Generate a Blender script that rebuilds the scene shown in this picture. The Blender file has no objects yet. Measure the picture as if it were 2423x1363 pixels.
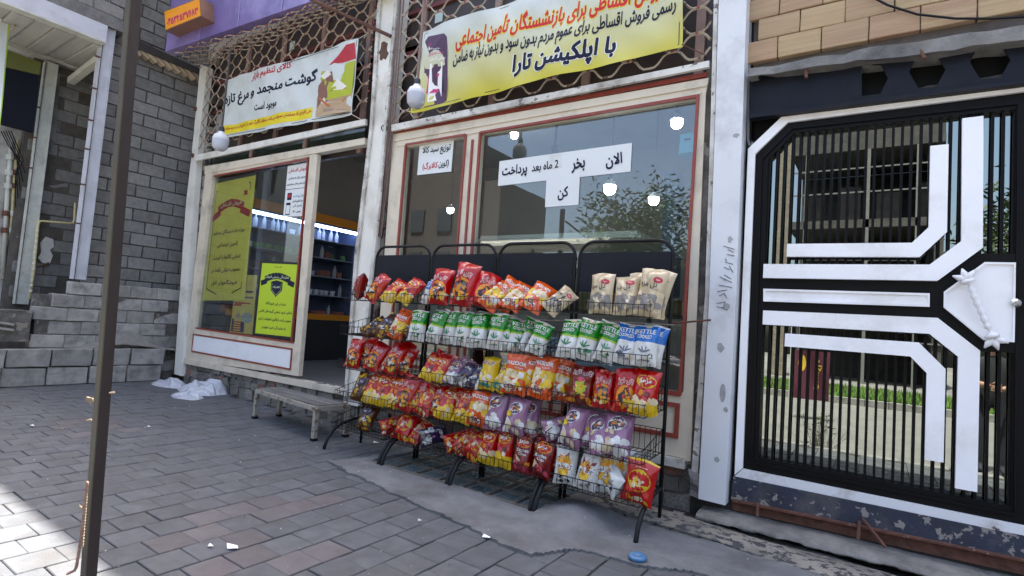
import bpy, bmesh, math, random, unicodedata
import numpy as np
from mathutils import Vector, Matrix, Euler, noise
from mathutils.geometry import tessellate_polygon, interpolate_bezier, delaunay_2d_cdt
rnd = random.Random(7)
SC = bpy.context.scene
COL = SC.collection
# ------------------------------------------------------------------ camera (solved from the photograph's vanishing lines)
PW, PH, FPX, CAMH = 2423.0, 1363.0, 1280.19, 1.40
yaw, pitch, roll = (math.radians(a) for a in (-34.293, 3.462, 4.118))
FW = Vector((math.sin(yaw)*math.cos(pitch), math.cos(yaw)*math.cos(pitch), math.sin(pitch)))
_r = Vector((math.cos(yaw), -math.sin(yaw), 0)); _u = _r.cross(FW)
RT = _r*math.cos(roll) + _u*math.sin(roll)
UP = -_r*math.sin(roll) + _u*math.cos(roll)
CAM = Vector((0, 0, CAMH))
cd = bpy.data.cameras.new('camera'); cam = bpy.data.objects.new('camera', cd); COL.objects.link(cam)
cd.sensor_width = 36; cd.lens = FPX/PW*36; cd.clip_end = 2000; cd.clip_start = 0.05
cam.matrix_world = Matrix(((RT.x, UP.x, -FW.x, CAM.x), (RT.y, UP.y, -FW.y, CAM.y), (RT.z, UP.z, -FW.z, CAM.z), (0, 0, 0, 1)))
SC.camera = cam
# ------------------------------------------------------------------ sky, sun, exposure
SUN = Vector((-0.07, math.cos(math.radians(70)), math.sin(math.radians(70)))).normalized()
wd = bpy.data.worlds.new('World'); SC.world = wd; wd.use_nodes = True
_n = wd.node_tree; _sky = _n.nodes.new('ShaderNodeTexSky'); _sky.sky_type = 'NISHITA'; _sky.sun_disc = False
_sky.sun_elevation = math.asin(SUN.z); _sky.sun_rotation = math.atan2(SUN.x, SUN.y)
_sky.air_density = 1.0; _sky.dust_density = 6.0; _sky.ozone_density = 0.4
_bg = _n.nodes['Background']; _bg.inputs[1].default_value = 0.12
_n.links.new(_sky.outputs[0], _bg.inputs[0])
sd = bpy.data.lights.new('sun', 'SUN'); sd.energy = 4.5; sd.angle = math.radians(0.53); sd.color = (1, 0.95, 0.87)
so = bpy.data.objects.new('sun', sd); COL.objects.link(so); so.rotation_euler = SUN.to_track_quat('Z', 'Y').to_euler(); so.location = (0, 0, 30)
SC.view_settings.view_transform = 'Standard'; SC.view_settings.look = 'None'; SC.view_settings.gamma = 1
SC.view_settings.exposure = 2.5
SC.cycles.max_bounces = 10; SC.cycles.transparent_max_bounces = 24; SC.cycles.glossy_bounces = 6; SC.cycles.diffuse_bounces = 5
SC.cycles.sample_clamp_indirect = 6
# ------------------------------------------------------------------ measuring helpers: a pixel of the photograph -> a point on a real plane
def ray(x, y): return RT*((x-PW/2)/FPX) + UP*(-(y-PH/2)/FPX) + FW
def P(x, y, Y): d = ray(x, y); return CAM + d*(Y/d.y)
def G(x, y, z=0.0): d = ray(x, y); return CAM + d*((z-CAMH)/d.z)
def XP(x, y, X): d = ray(x, y); return CAM + d*(X/d.x)
def Xat(px, Y, z):
    k = (px-PW/2)/FPX
    return -(Y*(RT.y-k*FW.y) + (z-CAMH)*(RT.z-k*FW.z))/(RT.x-k*FW.x)
# ------------------------------------------------------------------ materials
MATS = {}
def mat(name, col, rough=0.6, var=0.12, vs=6.0, bump=0.0, bs=40.0, metal=0.0, spec=0.5, chip=None, dirt=None, stretch=(1, 1, 1), rand=0.0, coat=0.0, emit=None, trans=0.0):
    """chip=(colour, scale, threshold): flaked patches of another colour; dirt=(colour, scale, amount): soft stains."""
    if name in MATS: return MATS[name]
    m = bpy.data.materials.new(name); m.use_nodes = True; t = m.node_tree; N = t.nodes; L = t.links
    b = N['Principled BSDF']; b.inputs['Roughness'].default_value = rough; b.inputs['Metallic'].default_value = metal
    b.inputs['Specular IOR Level'].default_value = spec
    if coat: b.inputs['Coat Weight'].default_value = coat; b.inputs['Coat Roughness'].default_value = 0.12
    if trans: b.inputs['Transmission Weight'].default_value = trans
    c4 = (*col, 1)
    tc = N.new('ShaderNodeTexCoord'); mp = N.new('ShaderNodeMapping'); mp.inputs['Scale'].default_value = stretch
    L.new(tc.outputs['Object'], mp.inputs['Vector'])
    if rand:
        oi = N.new('ShaderNodeObjectInfo'); ml = N.new('ShaderNodeVectorMath'); ml.operation = 'SCALE'; ml.inputs[0].default_value = (31, 17, 23)
        L.new(oi.outputs['Random'], ml.inputs['Scale']); L.new(ml.outputs[0], mp.inputs['Location'])
    def nz(scale, detail=5, rough_=0.55):
        n = N.new('ShaderNodeTexNoise'); n.inputs['Scale'].default_value = scale; n.inputs['Detail'].default_value = detail; n.inputs['Roughness'].default_value = rough_
        L.new(mp.outputs[0], n.inputs['Vector']); return n.outputs['Fac']
    def mix(f, a, bcol):
        x = N.new('ShaderNodeMix'); x.data_type = 'RGBA'
        if isinstance(f, float): x.inputs[0].default_value = f
        else: L.new(f, x.inputs[0])
        for s, v in ((6, a), (7, bcol)):
            if isinstance(v, tuple): x.inputs[s].default_value = v
            else: L.new(v, x.inputs[s])
        return x.outputs[2]
    def ramp(f, lo, hi):
        r = N.new('ShaderNodeMapRange'); r.inputs[1].default_value = lo; r.inputs[2].default_value = hi; r.clamp = True
        L.new(f, r.inputs[0]); return r.outputs[0]
    cur = c4
    if var:
        lo = tuple(max(0, v*(1-var)) for v in col)+(1,); hi = tuple(min(1, v*(1+var)) for v in col)+(1,)
        cur = mix(ramp(nz(vs), 0.3, 0.7), lo, hi)
    if rand:
        mr = N.new('ShaderNodeMapRange'); mr.inputs[3].default_value = 1-rand; mr.inputs[4].default_value = 1+rand
        L.new(oi.outputs['Random'], mr.inputs[0])
        vm = N.new('ShaderNodeVectorMath'); vm.operation = 'SCALE'
        if isinstance(cur, tuple): vm.inputs[0].default_value = cur[:3]
        else: L.new(cur, vm.inputs[0])
        L.new(mr.outputs[0], vm.inputs['Scale']); cur = vm.outputs[0]
    if dirt:
        cur = mix(ramp(nz(dirt[1], 8, 0.65), 0.62-dirt[2]*0.5, 0.85-dirt[2]*0.4), cur, (*dirt[0], 1))
    hgt = None
    if chip:
        f = ramp(nz(chip[1], 9, 0.62), chip[2], chip[2]+0.015); cur = mix(f, cur, (*chip[0], 1)); hgt = f
    if isinstance(cur, tuple): b.inputs['Base Color'].default_value = cur
    else: L.new(cur, b.inputs['Base Color'])
    if bump or chip:
        bp = N.new('ShaderNodeBump'); bp.inputs['Strength'].default_value = bump or 0.5; bp.inputs['Distance'].default_value = 0.01
        if bump:
            h = nz(bs, 6)
            if hgt is not None:
                s = N.new('ShaderNodeMath'); s.operation = 'SUBTRACT'; L.new(h, s.inputs[0]); L.new(hgt, s.inputs[1]); h = s.outputs[0]
        else: h = hgt; bp.invert = True
        L.new(h, bp.inputs['Height']); L.new(bp.outputs[0], b.inputs['Normal'])
    if emit: b.inputs['Emission Color'].default_value = (*emit[0], 1); b.inputs['Emission Strength'].default_value = emit[1]
    MATS[name] = m; return m
def glass_mat(name, tint, refl_tint, f0, rough=0.0, bump=0.0):
    """sheet glass: see-through with a Fresnel reflection; f0 lifts the mirror for coated panes."""
    if name in MATS: return MATS[name]
    m = bpy.data.materials.new(name); m.use_nodes = True; t = m.node_tree; N = t.nodes; L = t.links
    N.remove(N['Principled BSDF']); out = N['Material Output']
    tr = N.new('ShaderNodeBsdfTransparent'); tr.inputs[0].default_value = (*tint, 1)
    gl = N.new('ShaderNodeBsdfGlossy'); gl.inputs['Color'].default_value = (*refl_tint, 1); gl.inputs['Roughness'].default_value = rough
    ge = N.new('ShaderNodeNewGeometry'); dt = N.new('ShaderNodeVectorMath'); dt.operation = 'DOT_PRODUCT'; L.new(ge.outputs['Normal'], dt.inputs[0]); L.new(ge.outputs['Incoming'], dt.inputs[1])
    ab = N.new('ShaderNodeMath'); ab.operation = 'ABSOLUTE'; L.new(dt.outputs['Value'], ab.inputs[0])
    sb_ = N.new('ShaderNodeMath'); sb_.operation = 'SUBTRACT'; sb_.inputs[0].default_value = 1; sb_.use_clamp = True; L.new(ab.outputs[0], sb_.inputs[1])
    pw_ = N.new('ShaderNodeMath'); pw_.operation = 'POWER'; pw_.inputs[1].default_value = 5; L.new(sb_.outputs[0], pw_.inputs[0])
    mr = N.new('ShaderNodeMapRange'); mr.inputs[3].default_value = f0; mr.inputs[4].default_value = 1; L.new(pw_.outputs[0], mr.inputs[0])
    mx = N.new('ShaderNodeMixShader'); L.new(mr.outputs[0], mx.inputs[0]); L.new(tr.outputs[0], mx.inputs[1]); L.new(gl.outputs[0], mx.inputs[2])
    L.new(mx.outputs[0], out.inputs[0])
    if bump:
        n = N.new('ShaderNodeTexNoise'); n.inputs['Scale'].default_value = 1.3; n.inputs['Detail'].default_value = 1
        tc = N.new('ShaderNodeTexCoord'); L.new(tc.outputs['Object'], n.inputs['Vector'])
        bp = N.new('ShaderNodeBump'); bp.inputs['Strength'].default_value = bump; bp.inputs['Distance'].default_value = 0.02
        L.new(n.outputs[0], bp.inputs['Height']); L.new(bp.outputs[0], gl.inputs['Normal'])
    MATS[name] = m; return m
def flat(name, col, rough=0.55, spec=0.4, coat=0): return mat(name, col, rough, 0.0, spec=spec, coat=coat)
# ------------------------------------------------------------------ mesh builder
class MB:
    def __init__(s): s.v = []; s.f = []; s.m = []
    def add(s, vs, fs, mi=0):
        o = len(s.v); s.v += [tuple(v) for v in vs]; s.f += [tuple(o+i for i in f) for f in fs]; s.m += [mi]*len(fs); return s
    def box(s, x0, x1, y0, y1, z0, z1, mi=0):
        return s.add([(x0, y0, z0), (x1, y0, z0), (x1, y1, z0), (x0, y1, z0), (x0, y0, z1), (x1, y0, z1), (x1, y1, z1), (x0, y1, z1)],
                     [(3, 2, 1, 0), (4, 5, 6, 7), (0, 1, 5, 4), (1, 2, 6, 5), (2, 3, 7, 6), (3, 0, 4, 7)], mi)
    def prism(s, pts, off, mi=0):
        """polygon pts (3D, any winding) extruded by vector off."""
        off = Vector(off); p = [Vector(q) for q in pts]; n = len(p)
        nr = Vector((0, 0, 0))
        for i in range(n): nr += (p[i]-p[0]).cross(p[(i+1) % n]-p[0])
        if nr.dot(off) > 0: p.reverse()
        return s.add(p+[q+off for q in p], [tuple(range(n)), tuple(range(2*n-1, n-1, -1))]+[(i, n+i, n+(i+1) % n, (i+1) % n) for i in range(n)], mi)
    def bar(s, a, b, w, d, mi=0, nrm=None):
        """straight square bar from a to b, w across, d deep."""
        a = Vector(a); b = Vector(b); t = (b-a).normalized(); q = Vector(nrm) if nrm else (Vector((0, 1, 0)) if abs(t.y) < 0.9 else Vector((0, 0, 1)))
        sd_ = t.cross(q).normalized(); q = sd_.cross(t).normalized()
        c = [sd_*(w/2)*i+q*(d/2)*j for i, j in ((-1, -1), (1, -1), (1, 1), (-1, 1))]
        return s.add([a+k for k in c]+[b+k for k in c], [(3, 2, 1, 0), (4, 5, 6, 7)]+[(i, (i+1) % 4, 4+(i+1) % 4, 4+i) for i in range(4)], mi)
    def tube(s, pts, r, n=6, mi=0, cap=True):
        pts = [Vector(p) for p in pts]; k = len(pts); rs = r if isinstance(r, (list, tuple)) else [r]*k
        vs = []; pn = None
        for i, p in enumerate(pts):
            t = (pts[min(i+1, k-1)]-pts[max(i-1, 0)]).normalized()
            if pn is None: pn = t.orthogonal().normalized()
            pn = (pn-t*pn.dot(t))
            pn = pn.normalized() if pn.length > 1e-6 else t.orthogonal().normalized()
            bn = t.cross(pn)
            vs += [p+(pn*math.cos(2*math.pi*j/n)+bn*math.sin(2*math.pi*j/n))*rs[i] for j in range(n)]
        fs = [(i*n+j, i*n+(j+1) % n, (i+1)*n+(j+1) % n, (i+1)*n+j) for i in range(k-1) for j in range(n)]
        if cap: fs += [tuple(range(n-1, -1, -1)), tuple((k-1)*n+j for j in range(n))]
        return s.add(vs, fs, mi)
    def lathe(s, prof, c, n=16, mi=0, ax=None):
        """prof = [(r, h)...] turned round the z axis through c."""
        c = Vector(c); vs = [c+Vector((r*math.cos(2*math.pi*j/n), r*math.sin(2*math.pi*j/n), h)) for r, h in prof for j in range(n)]
        k = len(prof)
        return s.add(vs, [(i*n+j, i*n+(j+1) % n, (i+1)*n+(j+1) % n, (i+1)*n+j) for i in range(k-1) for j in range(n)], mi)
    def mesh(s, name, mats, smooth=False):
        me = bpy.data.meshes.new(name); me.from_pydata(s.v, [], s.f)
        for m in (mats if isinstance(mats, (list, tuple)) else [mats]): me.materials.append(m)
        me.polygons.foreach_set('material_index', s.m)
        if smooth: me.polygons.foreach_set('use_smooth', [True]*len(s.f))
        me.update(); return me
    def build(s, name, mats, parent=None, smooth=False, **k): return put(name, s.mesh(name, mats, smooth), parent, **k)
def put(name, me, parent=None, loc=None, rot=None, local=False, label=None, cat=None, group=None, kind=None):
    o = bpy.data.objects.new(name, me); COL.objects.link(o)
    if loc is not None: o.location = loc
    if rot is not None: o.rotation_euler = rot
    if parent is not None:
        o.parent = parent
        if not local:
            o.matrix_parent_inverse = root_m(parent).inverted()
    return tag(o, label, cat, group, kind)
def root_m(o):
    m = o.matrix_basis.copy()
    if o.parent: m = root_m(o.parent) @ o.matrix_parent_inverse @ m
    return m
def tag(o, label=None, cat=None, group=None, kind=None):
    for k, v in (('label', label), ('category', cat), ('group', group), ('kind', kind)):
        if v: o[k] = v
    return o
def thing(name, label, cat, loc=(0, 0, 0), rot=None, group=None, kind=None):
    o = bpy.data.objects.new(name, None); COL.objects.link(o); o.location = loc; o.empty_display_size = 0.1
    if rot is not None: o.rotation_euler = rot
    return tag(o, label, cat, group, kind)
def struct(name): return thing(name, None, None, kind='structure')
def fp(pts, Y, t, mb=None, mi=0):
    """a polygon measured in the photograph, standing on the plane Y and t thick."""
    mb = mb or MB(); return mb.prism([P(x, y, Y) for x, y in pts], (0, t, 0), mi)
def xp(pts, X, t, mb=None, mi=0):
    mb = mb or MB(); return mb.prism([XP(x, y, X) for x, y in pts], (-t, 0, 0), mi)
def frame_bar(mb, a, b, w, Y, t, mi=0, side=0):
    """a frame member between two measured pixels on plane Y: w wide, t deep (front face at Y)."""
    A = P(*a, Y); B = P(*b, Y); d = (B-A); d = Vector((-d.z, 0, d.x)).normalized()*w
    A2, B2 = (A, B) if side == 0 else ((A+d*0.5, B+d*0.5))
    q = [A-d*0.5, B-d*0.5, B+d*0.5, A+d*0.5] if side == 0 else [A, B, B+d*side, A+d*side]
    return mb.prism(q, (0, t, 0), mi)
def lumpy(mb_mesh, amp, scale, seed=0):
    for v in mb_mesh.vertices:
        n = noise.noise_vector(Vector(v.co)*scale+Vector((seed, seed*2, seed*3))); v.co += n*amp
    return mb_mesh
def subdiv(me, cuts):
    bm = bmesh.new(); bm.from_mesh(me); bmesh.ops.subdivide_edges(bm, edges=bm.edges[:], cuts=cuts, use_grid_fill=True)
    bm.to_mesh(me); bm.free(); return me
def bevel(me, w, seg=1):
    bm = bmesh.new(); bm.from_mesh(me); bmesh.ops.bevel(bm, geom=bm.edges[:], offset=w, segments=seg, affect='EDGES'); bm.to_mesh(me); bm.free(); return me
# ------------------------------------------------------------------ lettering: Persian is joined with its presentation forms
FORMS = {}
for _c in list(range(0xFB50, 0xFC00))+list(range(0xFE80, 0xFEFD)):
    d_ = unicodedata.decomposition(chr(_c)).split()
    if len(d_) >= 2 and d_[0] in ('<isolated>', '<final>', '<initial>', '<medial>'):
        FORMS.setdefault(''.join(chr(int(h, 16)) for h in d_[1:]), {})[d_[0][1:-1]] = chr(_c)
def shape(s):
    if all(ord(c) < 0x600 for c in s): return s
    u = []; i = 0
    while i < len(s):
        if s[i:i+2] in ('لا', 'لأ', 'لآ'): u.append(s[i:i+2]); i += 2
        else: u.append(s[i]); i += 1
    def joins_next(x): return x in FORMS and 'initial' in FORMS[x]
    out = []
    for i, x in enumerate(u):
        if x not in FORMS or x.isdigit(): out.append(x); continue
        pj = i > 0 and joins_next(u[i-1]); nj = joins_next(x) and i+1 < len(u) and u[i+1] in FORMS and 'final' in FORMS[u[i+1]]
        f = FORMS[x]; k = 'medial' if pj and nj else 'final' if pj else 'initial' if nj else 'isolated'
        out.append(f.get(k) or f.get('isolated') or x)
    out.reverse(); r = ''; dig = ''
    for x in out:
        if x.isdigit(): dig = x+dig
        else: r += dig+{'(': ')', ')': '('}.get(x, x); dig = ''
    return r+dig
TXT = {}
def text_geo(s, bold=0.02):
    """flat outline mesh of a line of writing, font size 1, centred. Every stroke outline is filled by itself (with its own holes), so joined letters stay solid."""
    k = (s, bold)
    if k in TXT: return TXT[k]
    c = bpy.data.curves.new('writing', 'FONT'); c.body = shape(s)
    o = bpy.data.objects.new('writing', c); COL.objects.link(o); dg = bpy.context.evaluated_depsgraph_get()
    cu = o.evaluated_get(dg).to_curve(dg); loops = []
    for sp in cu.splines:
        if sp.type == 'BEZIER':
            n = len(sp.bezier_points); pts = []
            for i in range(n):
                p, q = sp.bezier_points[i], sp.bezier_points[(i+1) % n]
                h = 2 if (p.handle_right-p.co).length+(q.handle_left-q.co).length < 1e-4 or abs((q.co-p.co).cross(p.handle_right-p.co).z) < 1e-6 else 5
                pts += interpolate_bezier(p.co, p.handle_right, q.handle_left, q.co, h)[:-1]
        else: pts = [Vector(p.co[:3]) for p in sp.points]
        cl = []
        for p in pts:
            if not cl or (p-cl[-1]).length > 1e-4: cl.append(Vector((p.x, p.y, 0)))
        if len(cl) > 2: loops.append(cl)
    o.evaluated_get(dg).to_curve_clear(); bpy.data.objects.remove(o); bpy.data.curves.remove(c)
    def area(l): return sum(l[i-1].x*l[i].y-l[i].x*l[i-1].y for i in range(len(l)))/2
    vs, fs = [], []
    if loops:
        ar = [area(l) for l in loops]; fat = []
        for li, l in enumerate(loops):
            sg_ = 1 if ar[li] > 0 else -1
            for lj, m in enumerate(loops):
                if lj != li and abs(ar[lj]) > abs(ar[li]) and ar[lj]*ar[li] < 0 and inpoly(l[0].x, l[0].y, [(p.x, p.y) for p in m]): sg_ = -sg_; break
            n = len(l); out = []
            for i in range(n):
                a, b_, d = l[i-1], l[i], l[(i+1) % n]; t1 = (b_-a).normalized(); t2 = (d-b_).normalized(); t = (t1+t2)
                t = t.normalized() if t.length > .2 else t1; out.append(b_+Vector((t.y, -t.x, 0))*sg_*bold)
            fat.append(out)
        pv_ = [Vector((p.x, p.y)) for l in fat for p in l]; ed = []; b0 = 0
        for l in fat: ed += [(b0+i, b0+(i+1) % len(l)) for i in range(len(l))]; b0 += len(l)
        cv, _, cf_, *_r_ = delaunay_2d_cdt(pv_, ed, [], 0, 1e-5)
        A = np.array([(pv_[a].x, pv_[a].y) for a, b in ed]); B_ = np.array([(pv_[b].x, pv_[b].y) for a, b in ed])
        C_ = np.array([[sum(cv[q].x for q in f)/3, sum(cv[q].y for q in f)/3] for f in cf_])
        up = np.zeros(len(C_), int)
        for q0 in range(0, len(C_), 512):
            cx, cy = C_[q0:q0+512, 0:1], C_[q0:q0+512, 1:2]; cr = (B_[:, 0]-A[:, 0])*(cy-A[:, 1])-(cx-A[:, 0])*(B_[:, 1]-A[:, 1])
            up[q0:q0+512] = ((A[:, 1] <= cy) & (B_[:, 1] > cy) & (cr > 0)).sum(1)-((A[:, 1] > cy) & (B_[:, 1] <= cy) & (cr < 0)).sum(1)
        vs = [(p.x, p.y, 0.0) for p in cv]; fs = [tuple(f) for f, w_ in zip(cf_, up) if w_ != 0]
        x0 = min(v[0] for v in vs); x1 = max(v[0] for v in vs); y0 = min(v[1] for v in vs); y1 = max(v[1] for v in vs)
        vs = [(x-(x0+x1)/2, y-(y0+y1)/2, z) for x, y, z in vs]; w, h = x1-x0, y1-y0
    else: w = h = 1
    TXT[k] = (vs, fs, w, h); return TXT[k]
def inpoly(x, y, p):
    c = False; n = len(p)
    for i in range(n):
        (a, b), (d, e) = p[i], p[i-1]
        if (b > y) != (e > y) and x < (d-a)*(y-b)/(e-b)+a: c = not c
    return c
class Sheet:
    """a printed surface: map(u, v, off) gives the 3D point at u, v metres (from its lower left corner), off above it."""
    def __init__(s, fn, L, H): s.fn = fn; s.L = L; s.H = H
    def grid(s, mb, u0, u1, v0, v1, n, m, off=0.0, mi=0):
        vs = [s.fn(u0+(u1-u0)*i/n, v0+(v1-v0)*j/m, off) for j in range(m+1) for i in range(n+1)]
        return mb.add(vs, [(j*(n+1)+i, j*(n+1)+i+1, (j+1)*(n+1)+i+1, (j+1)*(n+1)+i) for j in range(m) for i in range(n)], mi)
    def text(s, mb, t, cu, cv, h=None, w=None, off=0.0015, mi=0, rot=0.0, bold=0.02, shear=0.0):
        vs, fs, tw, th = text_geo(t, bold); kx = ky = None
        if w: kx = w/tw
        if h: ky = h/th
        kx = kx or ky; ky = ky or kx; c, q = math.cos(rot), math.sin(rot)
        return mb.add([s.fn(cu+(x*kx+y*shear*ky)*c-y*ky*q, cv+x*kx*q+y*ky*c, off+z) for x, y, z in vs], fs, mi)
    def poly(s, mb, pts, off=0.001, mi=0):
        """star-shaped outline filled from its middle in two rings so that it follows the surface."""
        cx = sum(p[0] for p in pts)/len(pts); cy = sum(p[1] for p in pts)/len(pts); n = len(pts)
        vs = [s.fn(cx, cy, off)]
        for k in (0.5, 1.0): vs += [s.fn(cx+(x-cx)*k, cy+(y-cy)*k, off) for x, y in pts]
        fs = [(0, 1+i, 1+(i+1) % n) for i in range(n)]+[(1+i, 1+n+i, 1+n+(i+1) % n, 1+(i+1) % n) for i in range(n)]
        return mb.add(vs, fs, mi)
    def oval(s, mb, cu, cv, ru, rv, off=0.001, mi=0, n=18, rot=0.0):
        return s.poly(mb, [(cu+ru*math.cos(a)*math.cos(rot)-rv*math.sin(a)*math.sin(rot), cv+ru*math.cos(a)*math.sin(rot)+rv*math.sin(a)*math.cos(rot)) for a in (2*math.pi*i/n for i in range(n))], off, mi)
    def blob(s, mb, cu, cv, r, rg, off=0.001, mi=0, n=9, jag=0.35):
        return s.poly(mb, [(cu+r*k*math.cos(a), cv+r*k*math.sin(a)) for a, k in ((2*math.pi*i/n, 1+rg.uniform(-jag, jag)) for i in range(n))], off, mi)
    def burst(s, mb, cu, cv, r, r2, n, off, mi, rg):
        return s.poly(mb, [(cu+k*math.cos(a), cv+k*1.05*math.sin(a)) for a, k in ((math.pi*i/n, (r if i % 2 else r2)*rg.uniform(0.85, 1.1)) for i in range(2*n))], off, mi)
    def line(s, mb, pts, w, off=0.001, mi=0):
        for (a, b), (c, d) in zip(pts[:-1], pts[1:]):
            l = math.hypot(c-a, d-b) or 1; nx, ny = -(d-b)/l*w/2, (c-a)/l*w/2
            mb.add([s.fn(a+nx, b+ny, off), s.fn(a-nx, b-ny, off), s.fn(c-nx, d-ny, off), s.fn(c+nx, d+ny, off)], [(0, 1, 2, 3)], mi)
def quad_sheet(px, Y, wave=None):
    """sheet through four measured pixels (bottom left, bottom right, top right, top left) on plane Y, printed side to the street."""
    a, b, c, d = (P(x, y, Y) for x, y in px); L = (b-a).length; H = (d-a).length
    def fn(u, v, off):
        s_, t_ = u/L, v/H; p = a*(1-s_)*(1-t_)+b*s_*(1-t_)+c*s_*t_+d*(1-s_)*t_
        return p+Vector((0, -off+(wave(s_, t_) if wave else 0.0), 0))
    return Sheet(fn, L, H)
Y0 = 4.45
# ------------------------------------------------------------------ common materials
WHITE = mat('white_paint', (0.68, 0.66, 0.60), 0.5, 0.05, 3, bump=0.05, bs=120, chip=((0.20, 0.15, 0.12), 7, 0.70), dirt=((0.42, 0.38, 0.31), 2.2, 0.25))
CREAM = mat('cream_frame_paint', (0.60, 0.53, 0.42), 0.5, 0.06, 4, bump=0.04, bs=90, chip=((0.24, 0.15, 0.11), 9, 0.71), dirt=((0.34, 0.29, 0.24), 3, 0.2))
WORN = mat('worn_white_paint', (0.62, 0.60, 0.55), 0.6, 0.08, 5, bump=0.08, bs=80, chip=((0.17, 0.14, 0.12), 11, 0.60), dirt=((0.28, 0.25, 0.21), 4, 0.4))
RED = mat('red_bead_paint', (0.24, 0.045, 0.03), 0.5, 0.15, 20, bump=0.05, chip=((0.45, 0.36, 0.3), 30, 0.73))
BLOCK = mat('cinder_block', (0.18, 0.175, 0.168), 0.95, 0.18, 14, bump=0.5, bs=130, rand=0.22, dirt=((0.19, 0.185, 0.18), 5, 0.25), spec=0.2)
BLOCKL = mat('pale_concrete_block', (0.30, 0.285, 0.265), 0.95, 0.14, 9, bump=0.5, bs=110, rand=0.16, dirt=((0.13, 0.125, 0.12), 5, 0.3), spec=0.2)
MORTAR = mat('grey_mortar', (0.05, 0.048, 0.046), 0.95, 0.2, 12, bump=0.5, bs=90, spec=0.2)
PAVER = mat('grey_paver', (0.090, 0.094, 0.103), 0.85, 0.16, 9, bump=0.5, bs=150, rand=0.10, dirt=((0.075, 0.073, 0.072), 3, 0.3), spec=0.2)
PAVERR = mat('reddish_paver', (0.095, 0.088, 0.093), 0.85, 0.14, 9, bump=0.35, bs=170, rand=0.12, dirt=((0.09, 0.075, 0.08), 4, 0.25), spec=0.3)
JOINT = mat('paver_joint_sand', (0.045, 0.044, 0.043), 0.95, 0.4, 30, bump=0.5, bs=200, dirt=((0.16, 0.16, 0.155), 9, 0.15), spec=0.2)
CONC = mat('rough_concrete', (0.22, 0.213, 0.205), 0.95, 0.16, 7, bump=0.7, bs=60, dirt=((0.09, 0.09, 0.09), 2.6, 0.45), spec=0.2)
CONCD = mat('dirty_concrete', (0.13, 0.12, 0.11), 0.95, 0.25, 9, bump=0.8, bs=50, chip=((0.22, 0.20, 0.17), 6, 0.58), dirt=((0.05, 0.047, 0.045), 5, 0.4), spec=0.2)
FLAKY = mat('flaking_dark_paint', (0.22, 0.205, 0.175), 0.85, 0.2, 10, bump=0.7, bs=60, chip=((0.04, 0.041, 0.046), 24, 0.53), dirt=((0.10, 0.095, 0.085), 5, 0.4), stretch=(.7, 1, 1.6))
STONE = mat('plinth_stone', (0.20, 0.185, 0.165), 0.95, 0.25, 12, bump=0.8, bs=40, rand=0.35, dirt=((0.07, 0.065, 0.06), 8, 0.3), spec=0.2)
BRICKR = mat('old_red_brick', (0.22, 0.11, 0.085), 0.95, 0.2, 14, bump=0.6, bs=60, rand=0.2, dirt=((0.12, 0.11, 0.10), 6, 0.35), spec=0.2)
DARKM = mat('black_metal', (0.008, 0.008, 0.009), 0.5, 0.15, 10, bump=0.03, bs=90, spec=0.15)
STEELW = mat('primed_steel', (0.44, 0.45, 0.50), 0.55, 0.06, 4, bump=0.04, dirt=((0.33, 0.33, 0.35), 3, 0.3), chip=((0.18, 0.12, 0.09), 9, 0.74))
STEELG = mat('pale_green_steel', (0.50, 0.51, 0.46), 0.6, 0.08, 4, bump=0.05, dirt=((0.3, 0.3, 0.27), 4, 0.35), chip=((0.14, 0.10, 0.07), 10, 0.72))
RUST = mat('rusty_iron', (0.10, 0.04, 0.025), 0.85, 0.4, 18, bump=0.4, bs=80, chip=((0.35, 0.32, 0.28), 22, 0.68))
# ------------------------------------------------------------------ ground
st = struct('street_ground'); MB().box(-60, 60, -60, 0.40, -0.6, -0.14).build('earth', mat('earth', (0.12, 0.115, 0.10), 0.95, 0.2, 2, bump=0.4), st)
road = MB().box(-60, 60, -7.45, 0.40, -0.139, -0.12).build('road', mat('asphalt', (0.14, 0.138, 0.13), 0.9, 0.15, 3, bump=0.4, bs=200, dirt=((0.17, 0.165, 0.15), 0.8, 0.3), spec=0.3), kind='structure')
pv = struct('pavement')
MB().box(-60, 60, 0.55, 4.6, -0.5, -0.012).build('mortar_bed', JOINT, pv)
kb = bevel(MB().box(-0.245, 0.245, 0, 0.15, -0.3, 0.0).mesh('kerb_stone', CONC), 0.008)
for i in range(60): put('kerb_stone', kb, pv, loc=(-12+i*0.5, 0.40, rnd.uniform(-.002, .002)-0.002), local=True)
RW, RL = 0.2345, 0.2135
apx = [(772, 1093), (905, 1160), (1040, 1222), (1160, 1275), (1200, 1300), (1258, 1318), (1345, 1304), (1405, 1314), (1440, 1322), (1490, 1338), (1560, 1350), (1640, 1356), (1760, 1400), (2100, 1480)]
APRON = [(G(x, y).x, G(x, y).y) for x, y in apx]+[(3.0, 3.2), (3.0, 4.44), (-3.98, 4.44), (-3.98, 3.62)]
def px_of(p):
    v = Vector(p)-CAM; z = v.dot(FW)
    return (v.dot(RT)/z*FPX+PW/2, -v.dot(UP)/z*FPX+PH/2, z)
pav = []
redspots = [(-3.05, 2.0, 0.55), (-3.35, 2.45, 0.35), (-2.96, 2.2, 0.25), (-6.7, 2.3, 0.45), (-3.0, 1.75, 0.2)]
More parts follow.
